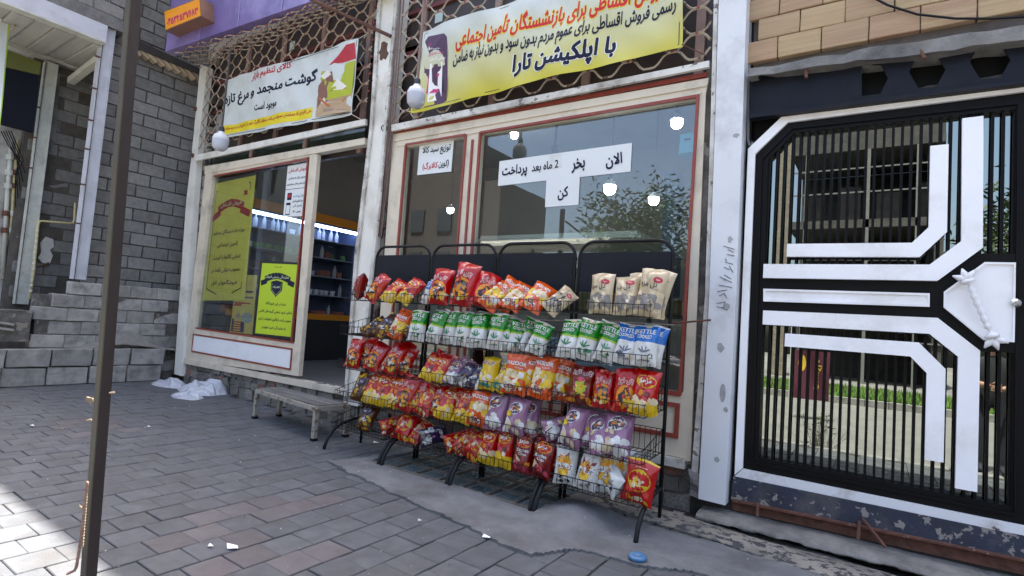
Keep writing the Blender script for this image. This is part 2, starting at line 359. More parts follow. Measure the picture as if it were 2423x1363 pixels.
for i in range(-46, 22):
    x = -2.263+RW*(i+0.5)
    for j in range(-1, 20):
        y = 2.336+RL*(j-9)+(RL/2 if i % 2 else 0)+rnd.uniform(-.004, .004)
        if y < 0.66 or y > 4.42 or x < -9.95: continue
        if inpoly(x, y, APRON) and inpoly(x, y-0.09, APRON) and inpoly(x-0.1, y, APRON): continue
        a, b, z = px_of((x, y, 0)); vis = z > 0.3 and -80 < a < PW+80 and -60 < b < PH+90
        rp = any(math.hypot(x-u, y-v) < r for u, v, r in redspots)
        pav.append((not vis, z, x, y, rp and rnd.random() < 0.42))
pav.sort()
pm = [bevel(MB().box(-RW/2+.0055, RW/2-.0055, -RL/2+.0018, RL/2-.0018, -0.05, 0.0).mesh('paver', m), 0.004) for m in (PAVER, PAVERR)]
for k, (nv, z, x, y, rp) in enumerate(pav[:300]):
    put('paver', pm[rp], pv, loc=(x, y, rnd.uniform(-.003, .002)), rot=(rnd.uniform(-.008, .008), rnd.uniform(-.008, .008), rnd.uniform(-.012, .012)+(math.pi if rnd.random() < .5 else 0)), local=True)
mb = MB()
for nv, z, x, y, rp in pav[300:]:
    w, l, h = RW/2-.0045, RL/2-.003, rnd.uniform(-.003, .002); mb.box(x-w, x+w, y-l, y+l, -0.04, h, int(rp))
mb.build('far_pavers', [PAVER, PAVERR], pv, kind='stuff')
# concrete apron poured round the pavement light, rising in a hump towards the wall on the right
def apz(x, y):
    z = 0.018+0.010*noise.noise(Vector((x*3, y*3, 0)))+0.007*noise.noise(Vector((x*15, y*15, 3)))+0.003*noise.noise(Vector((x*37, y*37, 9)))
    if x > -2.05: z += 0.085*max(0, 1-math.hypot((x+1.78)/0.30, (y-3.62)/0.42))**0.7
    return z
ap = MB(); cs = 0.02; idx = {}; vs = []; fs = []
def av(i, j):
    if (i, j) not in idx:
        x = -4.3+i*cs+0.009*noise.noise(Vector((i*.9, j*.9, 7))); y = 2.6+j*cs+0.009*noise.noise(Vector((i*.9, j*.9, 17)))
        idx[i, j] = len(vs); vs.append((x, y, apz(x, y)))
    return idx[i, j]
for i in range(360):
    for j in range(94):
        x = -4.3+(i+.5)*cs; y = 2.6+(j+.5)*cs
        if (-3.86 < x < -2.03 and y > 3.56) or (x > -1.7 and y > 4.0): continue
        w = 0.02*noise.noise(Vector((x*5, y*5, 5)))
        if inpoly(x+w, y+w*1.4, APRON): fs.append((av(i, j), av(i+1, j), av(i+1, j+1), av(i, j+1)))
ap.add(vs, fs); edges = {}
for f in fs:
    for a, b in zip(f, f[1:]+f[:1]): edges[(a, b)] = 1
for (a, b) in list(edges):
    if (b, a) not in edges:
        p, q = vs[a], vs[b]; ap.add([p, q, (q[0], q[1], -0.03), (p[0], p[1], -0.03)], [(0, 3, 2, 1)])
ap.build('concrete_apron', mat('apron_concrete', (0.150, 0.153, 0.160), 0.95, 0.14, 5, bump=0.8, bs=45, dirt=((0.085, 0.085, 0.087), 2.2, 0.4), spec=0.2), smooth=True, kind='structure')
# pavement light: iron frame with square glass lenses
pl = thing('pavement_light', 'iron framed glass pavement light set in concrete under the snack racks', 'pavement light', (-2.95, 3.55, 0))
fr = MB(); fr.box(-3.88, -2.02, 3.535, 3.56, -0.05, 0.024)
for k in range(1, 4): fr.box(-3.88, -2.02, 3.548+.26*k, 3.566+.26*k, -0.05, 0.012)
for k in range(8): fr.box(-3.88+.2625*k, -3.862+.2625*k, 3.5605, 4.40, -0.05, 0.009)
fr.build('iron_frame', mat('worn_iron', (0.12, 0.105, 0.09), 0.6, 0.3, 12, bump=0.2, metal=0.3), pl)
LENS = mat('thick_green_glass', (0.10, 0.13, 0.135), 0.28, 0.35, 5, bump=0.1, bs=12, rand=0.25, dirt=((0.15, 0.15, 0.145), 6, 0.3), spec=0.6)
lm = MB().box(-.118, .118, -.117, .117, -.04, 0).mesh('glass_lens', LENS); bevel(lm, 0.01)
lc = MB(); lc.box(-.075, .075, -.07, .07, -.01, .001); lcm = lc.mesh('lens_centre', mat('lens_deep_glass', (0.055, 0.085, 0.095), 0.2, 0.45, 5, spec=0.6, dirt=((0.10, 0.12, 0.12), 6, 0.4), rand=0.3))
for k in range(7):
    for r in range(3):
        o = put('glass_lens', lm, pl, loc=(-3.736+.2625*k, 3.688+.26*r, -.003)); put('lens_centre', lcm, o, loc=(-3.736+.2625*k, 3.688+.26*r, -.002))
MB().box(-3.9, -2.0, 3.53, 4.44, -.3, -.06).build('pit', MORTAR, pl)
# ------------------------------------------------------------------ plinth of stones and old bricks under the two shopfronts
pt = thing('shop_plinth', 'crumbling stone and brick plinth below the shopfronts', 'plinth', (-5.5, 4.5, 0))
MB().box(-9.45, -1.13, 4.50, 4.62, -0.2, 0.405).build('mortar_core', CONCD, pt)
smesh = []
for k in range(7):
    me = subdiv(MB().box(-.5, .5, 0, 1, -.5, .5).mesh('stone', STONE if k < 5 else BRICKR), 2); lumpy(me, 0.24 if k < 5 else 0.08, 1.5, k*3.1); smesh.append(me)
x = -9.42
for row, (z, h) in enumerate(((0.06, 0.15), (0.19, 0.11), (0.30, 0.11), (0.38, 0.07))):
    x = -9.42+rnd.random()*.1
    while x < -1.2:
        w = rnd.uniform(.12, .26) if row == 0 else rnd.uniform(.09, .19); m = smesh[rnd.randrange(5) if rnd.random() < .85 or row == 0 else 5+rnd.randrange(2)]
        o = put('stone' if m not in smesh[5:] else 'brick', m, pt, loc=(x+w/2, 4.475+rnd.uniform(-.02, .015), z+rnd.uniform(-.012, .012)), rot=(0, rnd.uniform(-.12, .12), 0), local=False)
        o.scale = (w*1.02, .06, h*rnd.uniform(.9, 1.1)); x += w+rnd.uniform(.004, .03)
# flaking painted kerb of the plinth on the right
k = subdiv(MB().prism([(-2.0, 3.96, -.05), (-1.8, 3.93, .03), (-1.8, 4.04, .062), (-1.8, 4.2, .035), (-1.8, 4.48, -.03), (-2.0, 4.48, -.08)], (4.6, -.20, 0)).mesh('flaky_kerb', FLAKY), 14); lumpy(k, 0.022, 5); lumpy(k, .010, 16)
put('painted_kerb', k, label='low concrete kerb with flaking black and cream paint below the gate', cat='kerb')
# ------------------------------------------------------------------ neighbouring building on the left
XW = -10.35
bw = thing('block_wall', 'tall grey cinder block side wall left of the shop', 'wall', (XW, 4, 0))
MB().box(XW-.3, XW-.012, 3.2, 6.4, -0.2, 7.4).build('mortar_core', MORTAR, bw)
bms = []
for k in range(4):
    me = subdiv(MB().box(-.2, 0, -.192, .192, -.093, .093).mesh('block', BLOCK), 1); bevel(me, 0.006); lumpy(me, 0.006, 9, k*2.2); bms.append(me)
bhalf = bevel(MB().box(-.2, 0, -.002, .192, -.093, .093).mesh('block', BLOCK), 0.006)
zz = 0.1
for c in range(37):
    for j in range(9):
        y = 3.405+j*.402-(.2 if c % 2 else 0)
        a, b, z = px_of((XW, y, zz))
        if y < 4.95 and b > -90: put('block', bms[rnd.randrange(4)] if y > 3.3 else bhalf, bw, loc=(XW+rnd.uniform(-.006, .012), y, zz), rot=(rnd.uniform(-.012, .012), 0, rnd.uniform(-.01, .01)), local=False)
    zz += .2012
# slanted bricks of the broken eaves course on top of the wall
ev = thing('eaves_course', 'row of slanted yellow bricks under a dark timber on the block wall', 'brick course', (XW, 4, 5.3))
bk = bevel(MB().box(-.05, .05, -.11, .11, -.028, .028).mesh('brick', mat('buff_brick', (0.36, 0.28, 0.19), 0.9, 0.15, 14, bump=0.3, rand=0.2)), .004)
for k in range(9):
    p = XP(318+18.5*k, 118+8.2*k, XW+.09); put('brick', bk, ev, loc=p, rot=(-.62, 0, .05), local=False)
xp([(318, 92), (480, 165), (480, 180), (318, 112)], XW+.16, .2).build('timber', mat('dark_timber', (0.03, 0.024, 0.022), 0.85, 0.3, 9, bump=0.3), ev)
# side wall of the next bay, seen between the columns
XB = -11.55
wb = thing('inner_block_wall', 'dark block wall of the unfinished bay between two steel columns', 'wall', (XB, 3.5, 0))
MB().box(XB-.3, XB-.012, 2.6, 6, -0.2, 6.2).build('mortar_core', mat('brown_mortar', (0.085, 0.075, 0.065), 0.95, 0.25, 10, bump=0.6), wb)
zz = 1.3
for c in range(22):
    for j in range(5):
        y = 2.85+j*.402+(.2 if c % 2 else 0)
        if y < 4.4: put('block', bms[rnd.randrange(4)], wb, loc=(XB+rnd.uniform(-.03, .012), y, zz), rot=(rnd.uniform(-.012, .012), 0, rnd.uniform(-.01, .01)), local=False)
    zz += .2012
pp = MB(); xp([(134, 188), (142, 172), (132, 330), (118, 362), (110, 364), (118, 310)], XB+.03, .03, pp); pp.build('plaster_edge', CONC, wb)
pp = MB(); xp([(96, 575), (108, 560), (126, 566), (128, 585), (118, 590), (125, 605), (118, 625), (100, 622), (90, 610), (98, 598)], XB+.03, .02, pp); pp.build('white_plaster_patch', mat('white_plaster', (0.55, 0.53, 0.5), 0.9, 0.1, 20, bump=0.4), wb)
MB().tube([XP(88, 632, XB+.1), XP(104, 628, XB+.1), XP(116, 622, XB+.1)], .018).build('tap_stub', RUST, wb)
# steel columns with welded tabs
def column(x0, y0, w, d, z0, z1, m, label, tabs):
    c = thing('steel_column', label, 'column', (x0, y0, z0), group='steel columns of the unfinished building')
    b = MB(); b.box(x0-d, x0, y0, y0+.012, z0, z1); b.box(x0-d, x0, y0+w-.012, y0+w, z0, z1); b.box(x0-d*.55, x0-d*.1, y0+.012, y0+w-.012, z0, z1); b.box(x0-.016, x0, y0-.012, y0+w*.14, z0, z1)
    b.build('web', m, c)
    for z in tabs: MB().box(x0-.03, x0+.01, y0-.07, y0+.004, z-.012, z+.006).build('weld_tab', RUST, c)
    q = MB(); zt = z0+(z1-z0)*.36
    for e in ((0, w, 0, .006), (0, w, .16, .166), (0, .006, 0, .16), (w-.006, w, 0, .16)):
        q.box(x0, x0+.004, y0+.03+e[0]*.6, y0+.03+e[1]*.6, zt+e[2], zt+e[3])
    q.build('weld_plate', m, c); return c
ca = XP(176, 652, -10.05); cb = XP(205, 652, -10.05)
column(-10.05, ca.y, cb.y-ca.y, .2, ca.z-.05, 7.4, STEELW, 'tall bluish white steel column standing on the low block wall', [2.4, 3.0, 3.55, 4.0, 4.5, 5.0])
ca2 = XP(38, 704, -11.35); cb2 = XP(66, 704, -11.35)
column(-11.35, ca2.y, cb2.y-ca2.y+.02, .16, ca2.z-.1, XP(115, 145, -11.35).z, STEELG, 'pale grey steel column under the balcony beside the dark sign', [3.3, 3.8, 4.3])
# balcony: cantilever beams and plank soffit
bal = thing('balcony', 'overhanging concrete balcony with steel edge beam and plank soffit', 'balcony', (-10.5, 2.6, 5.4))
zb = XP(240, 100, -10.05).z
MB().box(-10.08, -9.98, 1.6, ca.y+.02, zb, zb+.26).build('edge_beam', STEELW, bal)
MB().box(-10.11, -9.94, 1.6, ca.y+.02, zb-.03, zb-.004).build('beam_flange', STEELG, bal)
PLK = mat('pale_soffit_plank', (0.34, 0.34, 0.31), 0.85, 0.1, 6, bump=0.3, bs=30, rand=0.12, stretch=(.3, 3, 1))
for k in range(6): MB().box(-11.5, -10.10, 1.75+.24*k, 1.975+.24*k, zb-.02-.03*(k % 2), zb+.02).build('soffit_plank', PLK, bal)
MB().box(-11.6, -11.45, 1.6, 3.3, zb-.09, zb-.024).build('back_beam', STEELG, bal)
MB().box(-11.6, -10.0, 1.6, 3.3, zb+.27, zb+.45).build('slab', CONC, bal)
MB().bar((-11.35, 3.05, zb-.35), (-10.2, 3.12, zb-.12), .1, .1).build('brace', STEELG, bal)
uw = MB().box(-10.35, -10.05, 1.7, 3.0, zb+.451, 7.4).build('balcony_wall', BLOCK, bal)
zz = zb+.56
for c in range(6):
    for j in range(4): put('block', bms[rnd.randrange(4)], bal, loc=(-10.03, 1.85+j*.402+(.2 if c % 2 else 0), zz), local=False)
    zz += .2012
# low walls, planter and sand heap
lw = thing('low_block_wall', 'stepped low wall of pale concrete blocks at the foot of the columns', 'wall', (-10.0, 3.5, 0))
blm = []
for k in range(4):
    me = subdiv(MB().box(-.2, 0, -.195, .195, -.094, .094).mesh('block', BLOCKL), 1); bevel(me, 0.008); lumpy(me, 0.010, 7, 9+k*2.2); blm.append(me)
MB().box(-10.3, -10.0, 2.62, 4.52, -.2, 1.3).build('rubble_core', CONCD, lw)
for c in range(8):
    z = 1.52-.2*c-.1
    for j in range(6):
        y = 2.78+j*.392+(.19 if c % 2 else 0)
        if y > 4.48 or (c == 0 and y < 2.95) : continue
        put('block', blm[rnd.randrange(4)], lw, loc=(-9.98+rnd.uniform(-.02, .02), y, z), rot=(rnd.uniform(-.02, .02), 0, rnd.uniform(-.03, .03)), local=False)
pn = thing('block_planter', 'two low courses of long concrete blocks holding sand by the pavement', 'planter', (-9.85, 3.2, 0))
plm = []
for k in range(3):
    me = subdiv(MB().box(-.16, 0, -.24, .24, -.128, .128).mesh('block', BLOCKL), 1); bevel(me, 0.01); lumpy(me, 0.014, 6, 19+k*2.2); plm.append(me)
for c, z in enumerate((0.13, 0.395)):
    for j in range(5):
        y = 2.02+j*.5+(.03 if c else 0)
        put('block', plm[rnd.randrange(3)], pn, loc=(-9.80+(.06 if j == 0 else rnd.uniform(-.01, .02)), y, z), rot=(rnd.uniform(-.015, .015), 0, rnd.uniform(-.03, .03)), local=False)
sh = MB(); ng = 26
for i in range(ng+1):
    for j in range(ng+1):
        x = -10.02+.2*i/ng*1.0; y = 2.0+2.5*j/ng
        sh.v.append((x, y, .50+.36*math.exp(-((y-3.75)/.42)**2)*(1-i/ng*.75)+.03*noise.noise(Vector((x*9, y*6, 0)))))
sh.f = [(j+(ng+1)*i, j+(ng+1)*(i+1), j+1+(ng+1)*(i+1), j+1+(ng+1)*i) for i in range(ng) for j in range(ng)]; sh.m = [0]*len(sh.f)
sh.build('sand_heap', mat('grey_sand', (0.19, 0.18, 0.17), 0.95, 0.15, 12, bump=0.8, bs=90, spec=0.1), smooth=True, label='heap of grey building sand behind the long planter blocks', cat='sand heap', kind='stuff')
# dark sill stone and boards at the far left edge
MB().box(-10.4, -9.9, 1.2, 2.55, .62, 1.05).build('sill_block', CONCD, label='dark concrete sill at the left edge behind the planter', cat='sill')
for k in range(2): MB().bar(XP(-20, 760+14*k, -9.85), XP(32, 768+13*k, -9.85), .05, .03).build('loose_board', mat('grey_board', (0.25, 0.24, 0.22), 0.85, 0.15, 9, bump=0.3), label='%s of two short grey boards lying by the sill' % ('upper', 'lower')[k], cat='board', group='loose boards by the sill')
# gas pipes and meter stubs at the left edge
GP = mat('gas_pipe_paint', (0.50, 0.42, 0.20), 0.5, 0.15, 30, bump=0.05, chip=((0.5, 0.46, 0.36), 30, 0.6))
t = thing('gas_pipe', 'thin yellow gas pipe bent over between the two columns', 'pipe', XP(72, 700, -11.2))
MB().tube([XP(a, b, -11.2) for a, b in ((71, 708), (80, 640), (90, 535), (93, 524), (100, 523), (160, 528), (173, 528), (176, 520), (178, 480))], .017, 8).build('pipe_run', GP, t, smooth=True)
for k in range(12):
    q = XP(88.5-1.4*k, 545+13*k, -11.2); MB().tube([q-Vector((0, 0, .016)), q+Vector((0, 0, .016))], .021, 8).build('tape_wrap', mat('pale_tape', (0.55, 0.52, 0.42), 0.6), t)
MB().box(-15, -12.2, 1.2, 6, -.1, 8).build('far_left_house', mat('far_left_render', (0.28, 0.27, 0.25), 0.9, 0.12, 2, bump=0.2), label='plain grey house wall behind the pipes at the left edge', cat='house')
pw = thing('pale_pilaster', 'pale wall strip behind pipes at the far left edge', 'pilaster', (-11.8, 2.3, 0))
MB().box(-12.1, -11.7, 2.0, 2.72, -.1, 4.4).build('pilaster_face', mat('pale_render', (0.42, 0.41, 0.38), 0.85, 0.1, 4, bump=0.2, dirt=((0.16, 0.14, 0.12), 3, 0.4)), pw)
for k, (xa, r) in enumerate(((6, .03), (20, .022), (34, .018))):
    g = thing('wall_pipe', ('thick', 'middle', 'thin')[k]+' vertical pipe on the pilaster at the left edge', 'pipe', XP(xa, 640, -11.65), group='pipes at the left edge')
    MB().tube([XP(xa+22, 330, -11.65), XP(xa+12, 450, -11.65), XP(xa, 660, -11.65)], r, 8).build('pipe_run', (STEELG, GP, WORN)[k], g, smooth=True)
    for yy in (372, 408, 440, 505, 545): MB().tube([XP(xa+20-(yy-340)*.07, yy-6, -11.65), XP(xa+20-(yy-340)*.07, yy+6, -11.65)], r*1.7, 8).build('coupling', RUST if (yy+k) % 2 else STEELG, g)
cbk = MB()
for k in range(5): cbk.tube([XP(2+6*k, 310, -11.5), XP(20+9*k, 345+9*k, -11.5), XP(48-3*k, 380+8*k, -11.5), XP(60-6*k, 410+20*k, -11.5)], .008, 5)
cbk.build('cable_bundle', DARKM, label='loose black cables drooping below the dark sign', cat='cable')
# dark box sign and banner at top left
bs_ = thing('box_sign', 'dark navy box sign with olive top strip hanging under the balcony', 'sign', XP(50, 300, -11.2))
xp([(8, 160), (92, 178), (80, 312), (2, 292)], -11.2, .12).build('face', mat('navy_panel', (0.007, 0.008, 0.016), 0.5, 0.1, 3, spec=.15), bs_)
xp([(18, 118), (98, 148), (93, 177.5), (14, 159)], -11.2, .12).build('olive_strip', mat('olive_panel', (0.12, 0.13, 0.02), 0.5, 0.1, 3), bs_)
bn = thing('hanging_banner', 'white fabric banner with bright green edge at the top left corner', 'banner', XP(10, 300, -10.6))
q = [XP(x, y, -10.6) for x, y in ((-60, 395), (-2, 310), (29, 15), (-60, -10))]
def bnm(u, v, off): return q[0]*(1-u)*(1-v)+q[1]*u*(1-v)+q[2]*u*v+q[3]*(1-u)*v+Vector((off+.03*math.sin(u*7+v*5), 0, 0))
S_ = Sheet(bnm, 1, 1); mb = MB(); S_.grid(mb, 0, .95, 0, 1, 12, 10); mb.build('cloth', mat('white_banner_cloth', (0.72, 0.75, 0.74), 0.6, 0.04), bn, smooth=True)
mb = MB(); S_.grid(mb, .95, 1, 0, 1, 2, 10); mb.build('green_edge', flat('bright_green_print', (0.35, 0.55, 0.03)), bn)
mb = MB(); S_.grid(mb, 0, .95, .9, 1, 10, 2, .004); mb.build('maroon_band', flat('maroon_print', (0.12, 0.02, 0.035)), bn)
mb = MB(); p = XP(38, 20, -10.55)
for k in range(9): mb.tube([p+Vector((.02*rnd.uniform(-1, 1), .03*rnd.uniform(-1, 1), .1-.05*k)), p+Vector((.02, .05*rnd.uniform(-1, 1), .08-.05*k)), p+Vector((0, .03*rnd.uniform(-1, 1), .05-.05*k))], .012, 5)
mb.build('rope_knot', mat('hemp_rope', (0.42, 0.33, 0.24), 0.9, 0.2, 60, bump=0.5), bn)
# ------------------------------------------------------------------ shop building: shell, floor, upper wall
def PLN(x, y, p0, n):
    d = ray(x, y); return CAM+d*((Vector(p0)-CAM).dot(n)/d.dot(n))
INW = mat('shop_wall_paint', (0.30, 0.28, 0.26), 0.8, 0.08, 2, bump=0.1, dirt=((0.2, 0.18, 0.16), 1, 0.2))
sb = struct('shop_room')
MB().box(-9.5, -1.0, 9.0, 9.2, 0, 4.6).build('back_wall', INW, sb)
MB().box(-9.6, -9.42, 4.62, 9.0, 0, 4.6).build('left_wall', INW, sb)
MB().box(-1.12, -1.0, 4.66, 9.0, 0, 4.6).build('right_wall', INW, sb)
MB().box(-9.6, -1.0, 4.64, 9.2, 4.6, 4.75).build('ceiling', mat('shop_ceiling', (0.42, 0.41, 0.39), 0.85, 0.06, 2), sb)
MB().box(-9.42, -1.12, 4.625, 9.0, 0.30, 0.40).build('floor', mat('shop_floor', (0.13, 0.12, 0.11), 0.5, 0.15, 3), sb)
ub = thing('upper_storey', 'plain rendered upper storey above the shopfronts, unseen and sized for its shadow', 'building', (-4, 5, 5.6))
MB().box(-10.75, 6.5, 4.72, 10, 5.75, 9.6).build('wall', mat('upper_render', (0.45, 0.40, 0.33), 0.85, 0.1, 2, bump=0.2), ub)  # unseen; height and left end set so its shadow covers the pavement
MB().box(-16, -10.66, 3.25, 10, 7.4, 9.6).build('shade_mass', CONC, ub)  # unseen mass added to keep the sun off the ground at left
# transom wall behind the grilles
tw = thing('transom_wall', 'dark brown transom band behind the folding grilles', 'wall', (-5, 4.6, 3.8))
BRN = mat('dark_brown_board', (0.045, 0.032, 0.028), 0.5, 0.25, 3, bump=0.1)
MB().box(-9.75, -1.1, 4.64, 4.70, 3.47, 5.8).build('board', BRN, tw)
PINK = mat('faded_pink_mullion', (0.30, 0.20, 0.17), 0.6, 0.1, 9, chip=((0.12, 0.05, 0.04), 12, 0.66))
for xx in (-8.75, -7.75, -6.75, -5.75, -4.75, -3.6, -2.45, -1.35): MB().box(xx-.04, xx+.04, 4.60, 4.639, 3.47, 5.8).build('mullion', PINK, tw)
for zz in (4.62, 5.15): MB().box(-9.75, -1.1, 4.605, 4.639, zz, zz+.05).build('rail', mat('maroon_rail', (0.13, 0.03, 0.03), 0.5, 0.2, 9), tw)
for k in range(7):
    xx = -8.7+k*1.02+rnd.uniform(-.2, .2); zz = rnd.choice((4.8, 4.95, 5.1, 5.3)); MB().box(xx, xx+.12, 4.632, 4.638, zz, zz+.13).build('paper_scrap', flat('pale_blue_paper', (0.45, 0.55, 0.55)), tw)
# ------------------------------------------------------------------ folding lattice grilles
LAT = mat('cream_lattice_paint', (0.34, 0.285, 0.215), 0.6, 0.2, 8, chip=((0.10, 0.055, 0.04), 14, 0.58))
def wave_pts(L, amp, per, flip, fn, n):
    pts = []; x = 0.0
    prof = ((0, -1), (.12, -.95), (.20, -.5), (.30, .5), (.38, .95), (.50, 1), (.62, .95), (.70, .5), (.80, -.5), (.88, -.95))
    k = 0
    while True:
        for a, h in prof:
            s = (k+a)*per
            if s > L: return pts
            pts.append(fn(s, amp*h*(-1 if flip else 1)))
        k += 1
def grille(label, fn, L, H, per, rowh, tilt=None):
    g = thing('folding_grille', label, 'grille', fn(L/2, 0), group='folding lattice grilles')
    n = int(H/rowh); riv = MB()
    for r in range(n):
        z = (r+.5)*rowh; mb = MB(); fl = r % 2
        mb.tube(wave_pts(L, rowh*.46, per, fl, lambda s, h: fn(s, z+h), 0), .0105, 4, cap=False)
        mb.build('lattice_bar', LAT, g)
        k = 0
        while (k+.5)*per < L:
            s = (k+(.51 if fl == 0 else 1.01))*per; q = fn(min(s, L), z+rowh*.5); riv.box(q.x-.012, q.x+.012, q.y-.014, q.y+.004, q.z-.010, q.z+.010); k += 1
    riv.build('rivets', mat('red_rivet', (0.25, 0.05, 0.04), 0.5), g, kind='stuff')
    return g
ga, gb_, gc = P(468, 352, 4.42), P(868, 268, 4.42), P(476, 158, 4.42)
grille('cream folding lattice grille behind the white meat banner', lambda s, h: Vector((ga.x+s, 4.42, ga.z+h+(-.10*max(0, 1-s/.9) if 0 else 0))), gb_.x-ga.x, 1.75, .40, .112)
gd, ge = P(930, 290, 4.42), P(1682, 140, 4.42)
grille('cream folding lattice grille behind the yellow instalment banner', lambda s, h: Vector((gd.x+s, 4.42, gd.z+h)), ge.x-gd.x, 1.7, .40, .112)
# lattice awning under the purple sign
sA = P(391, 122, 3.8); kk = (P(744, 0, 1).z-CAMH); sB = P(744, 0, (sA.z-CAMH)/kk)
fa, fb = Vector((ga.x-.2, 4.40, sA.z)), Vector((sB.x+1.3, 4.40, sA.z)); sC = sA+(sB-sA)*((sB.x+1.3-sA.x)/(sB.x-sA.x))
LA = (fb-fa).length
def awn(s, h):
    u = s/LA; t = min(max(h/.8, 0), 1); a = fa.lerp(fb, u); b = (sA+Vector((.25, 0, 0))).lerp(sC, u); p = a.lerp(b, t); p.z += .03*math.sin(s*2.2)-.05*t; return p
grille('cream lattice laid flat as an awning under the purple sign', awn, LA, .8, .38, .09)
# ------------------------------------------------------------------ purple fascia sign with the orange phone number box
sd_ = (sC-sA).normalized(); nrm = Vector((sd_.y, -sd_.x, 0))
sg = thing('fascia_sign', 'purple shop fascia sign seen from below above the lattice awning', 'sign', sA)
PUR = mat('purple_sign_vinyl', (0.14, 0.10, 0.26), 0.4, 0.12, 3, spec=0.5, dirt=((0.30, 0.24, 0.46), 1.2, 0.35))
MB().prism([sA, sC, sC+Vector((0, 0, 1.15)), sA+Vector((0, 0, 1.15))], -nrm*.16).build('panel', PUR, sg)
for k in range(1, 5):
    p = sA.lerp(sC, k/5); MB().bar(p+nrm*.006, p+nrm*.006+Vector((0, 0, 1.15)), .012, .006, nrm=nrm).build('panel_seam', mat('lilac_seam', (0.30, 0.26, 0.48), 0.4), sg)
ob = nrm*.20; OR = mat('orange_acrylic', (0.80, 0.30, 0.012), 0.3, 0.05, 3, coat=0.3)
oq = [PLN(x, y, sA+ob, nrm) for x, y in ((391, 73), (477, 38), (474, -6), (388, 27))]
MB().prism(oq, -ob).build('number_box', mat('brown_acrylic_edge', (0.20, 0.10, 0.06), 0.4), sg)
def obm(u, v, off): return oq[0]*(1-u)*(1-v)+oq[1]*u*(1-v)+oq[2]*u*v+oq[3]*(1-u)*v+nrm*off
S_ = Sheet(obm, 1, 1); mb = MB(); S_.grid(mb, .02, .98, .04, .96, 2, 2, .003); mb.build('orange_face', OR, sg)
mb = MB(); S_.text(mb, '۰۴۵۳۲۵۳۷۶۸۳', .5, .36, h=.36, w=.86, off=.006, bold=.03); mb.build('lettering', flat('magenta_ink', (0.45, 0.01, 0.12)), sg)
mb = MB(); q0 = PLN(925, 86, Vector((0, 4.36, 0)), Vector((0, 1, 0)))
mb.tube([q0, sA.lerp(sC, .72)+Vector((0, -.05, .02))], .022, 6); mb.build('support_strut', RUST, sg)
# ------------------------------------------------------------------ post between the shops, corner posts, right pillar
def strip(pts_l, pts_r, Y, t, name, m, parent):
    mb = MB(); a = [P(x, y, Y) for x, y in pts_l]; b = [P(x, y, Y) for x, y in pts_r]
    for i in range(len(a)-1): mb.prism([a[i], a[i+1], b[i+1], b[i]], (0, t, 0))
    return mb.build(name, m, parent)
po = thing('shop_post', 'white steel post with peeling paint between the two shopfronts', 'post', P(830, 940, 4.4))
l = [(896, -40), (874, 300), (853, 480), (838, 610), (812, 955)]; r_ = [(943, -40), (913, 300), (898, 480), (882, 640), (848, 962)]
def mixl(a, b, t): return [((x0*(1-t)+x1*t), (y0*(1-t)+y1*t)) for (x0, y0), (x1, y1) in zip(a, b)]
strip(l, r_, 4.40, .2, 'web', WHITE, po)
strip(l, mixl(l, r_, .16), 4.372, .027, 'flange', WORN, po); strip(mixl(l, r_, .86), r_, 4.372, .027, 'flange', WORN, po)
st_ = MB(); c = P(908, 118, 4.39)
for k in range(7): st_.lathe([(0, .0), (.05+.02*rnd.random(), .0)], c, 9)
rs = MB(); S_ = Sheet(lambda u, v, off: Vector((c.x+u, 4.3985-off, c.z+v)), 1, 1); rg = random.Random(3)
S_.blob(rs, -.02, .03, .085, rg, .0, 0, 12, .4); S_.blob(rs, .0, -.06, .07, rg, .0004, 0, 12, .4); rs.build('rust_stain', mat('rust_stain', (0.10, 0.055, 0.035), 0.9, 0.3, 30), po)
g2 = [(915, 300), (900, 480), (884, 640), (850, 962)]; g3 = [(932, 300), (916, 480), (902, 640), (872, 962)]
strip(g2, g3, 4.47, .12, 'rusty_jamb', mat('rusty_jamb', (0.20, 0.17, 0.15), 0.85, 0.3, 8, bump=0.3, chip=((0.06, 0.035, 0.03), 9, 0.55), stretch=(1, 1, .5)), po)
mb = MB()
for k in range(4): mb.tube([P(936+7*k, -20, 4.40+.015*k), P(926+6*k, 150, 4.39), P(917+5*k, 300, 4.41), P(905+4*k, 420, 4.43), P(893+3*k, 560, 4.43)], .009, 5)
mb.build('cable_run', mat('brown_cable', (0.16, 0.10, 0.085), 0.7, 0.2, 20), po)
lp = thing('corner_post', 'narrow white steel post at the left corner of the shop', 'post', P(425, 880, 4.42))
strip([(474, 152), (453, 369), (440, 480), (412, 885)], [(490, 158), (466, 369), (457, 480), (429, 890)], 4.41, .1, 'web', WHITE, lp)
strip([(492, 300), (467, 380), (457, 480), (430, 890)], [(498, 300), (490, 395), (483, 480), (440, 890)], 4.52, .1, 'torn_strip', mat('torn_plaster', (0.26, 0.24, 0.21), 0.9, 0.3, 9, bump=0.5, bs=50, chip=((0.05, 0.045, 0.04), 8, 0.52)), lp)
for (x, y) in ((463, 258), (456, 368)): MB().box(P(x, y, 4.4).x-.03, P(x, y, 4.4).x+.03, 4.38, 4.409, P(x, y, 4.4).z-.03, P(x, y, 4.4).z+.03).build('bolt_plate', RUST, lp)
rp_ = thing('gate_pillar', 'white painted steel pillar with scrawled numbers beside the black gate', 'pillar', P(1690, 1190, 4.38))
PIL = mat('pillar_white_paint', (0.62, 0.63, 0.65), 0.5, 0.04, 2, bump=0.04, bs=60, dirt=((0.36, 0.35, 0.36), 2.3, 0.22), chip=((0.3, 0.28, 0.27), 9, 0.75))
L_ = [(1702, -40), (1693, 260), (1678, 700), (1652, 1180)]; R_ = [(1768, -40), (1758, 260), (1742, 700), (1716, 1196)]
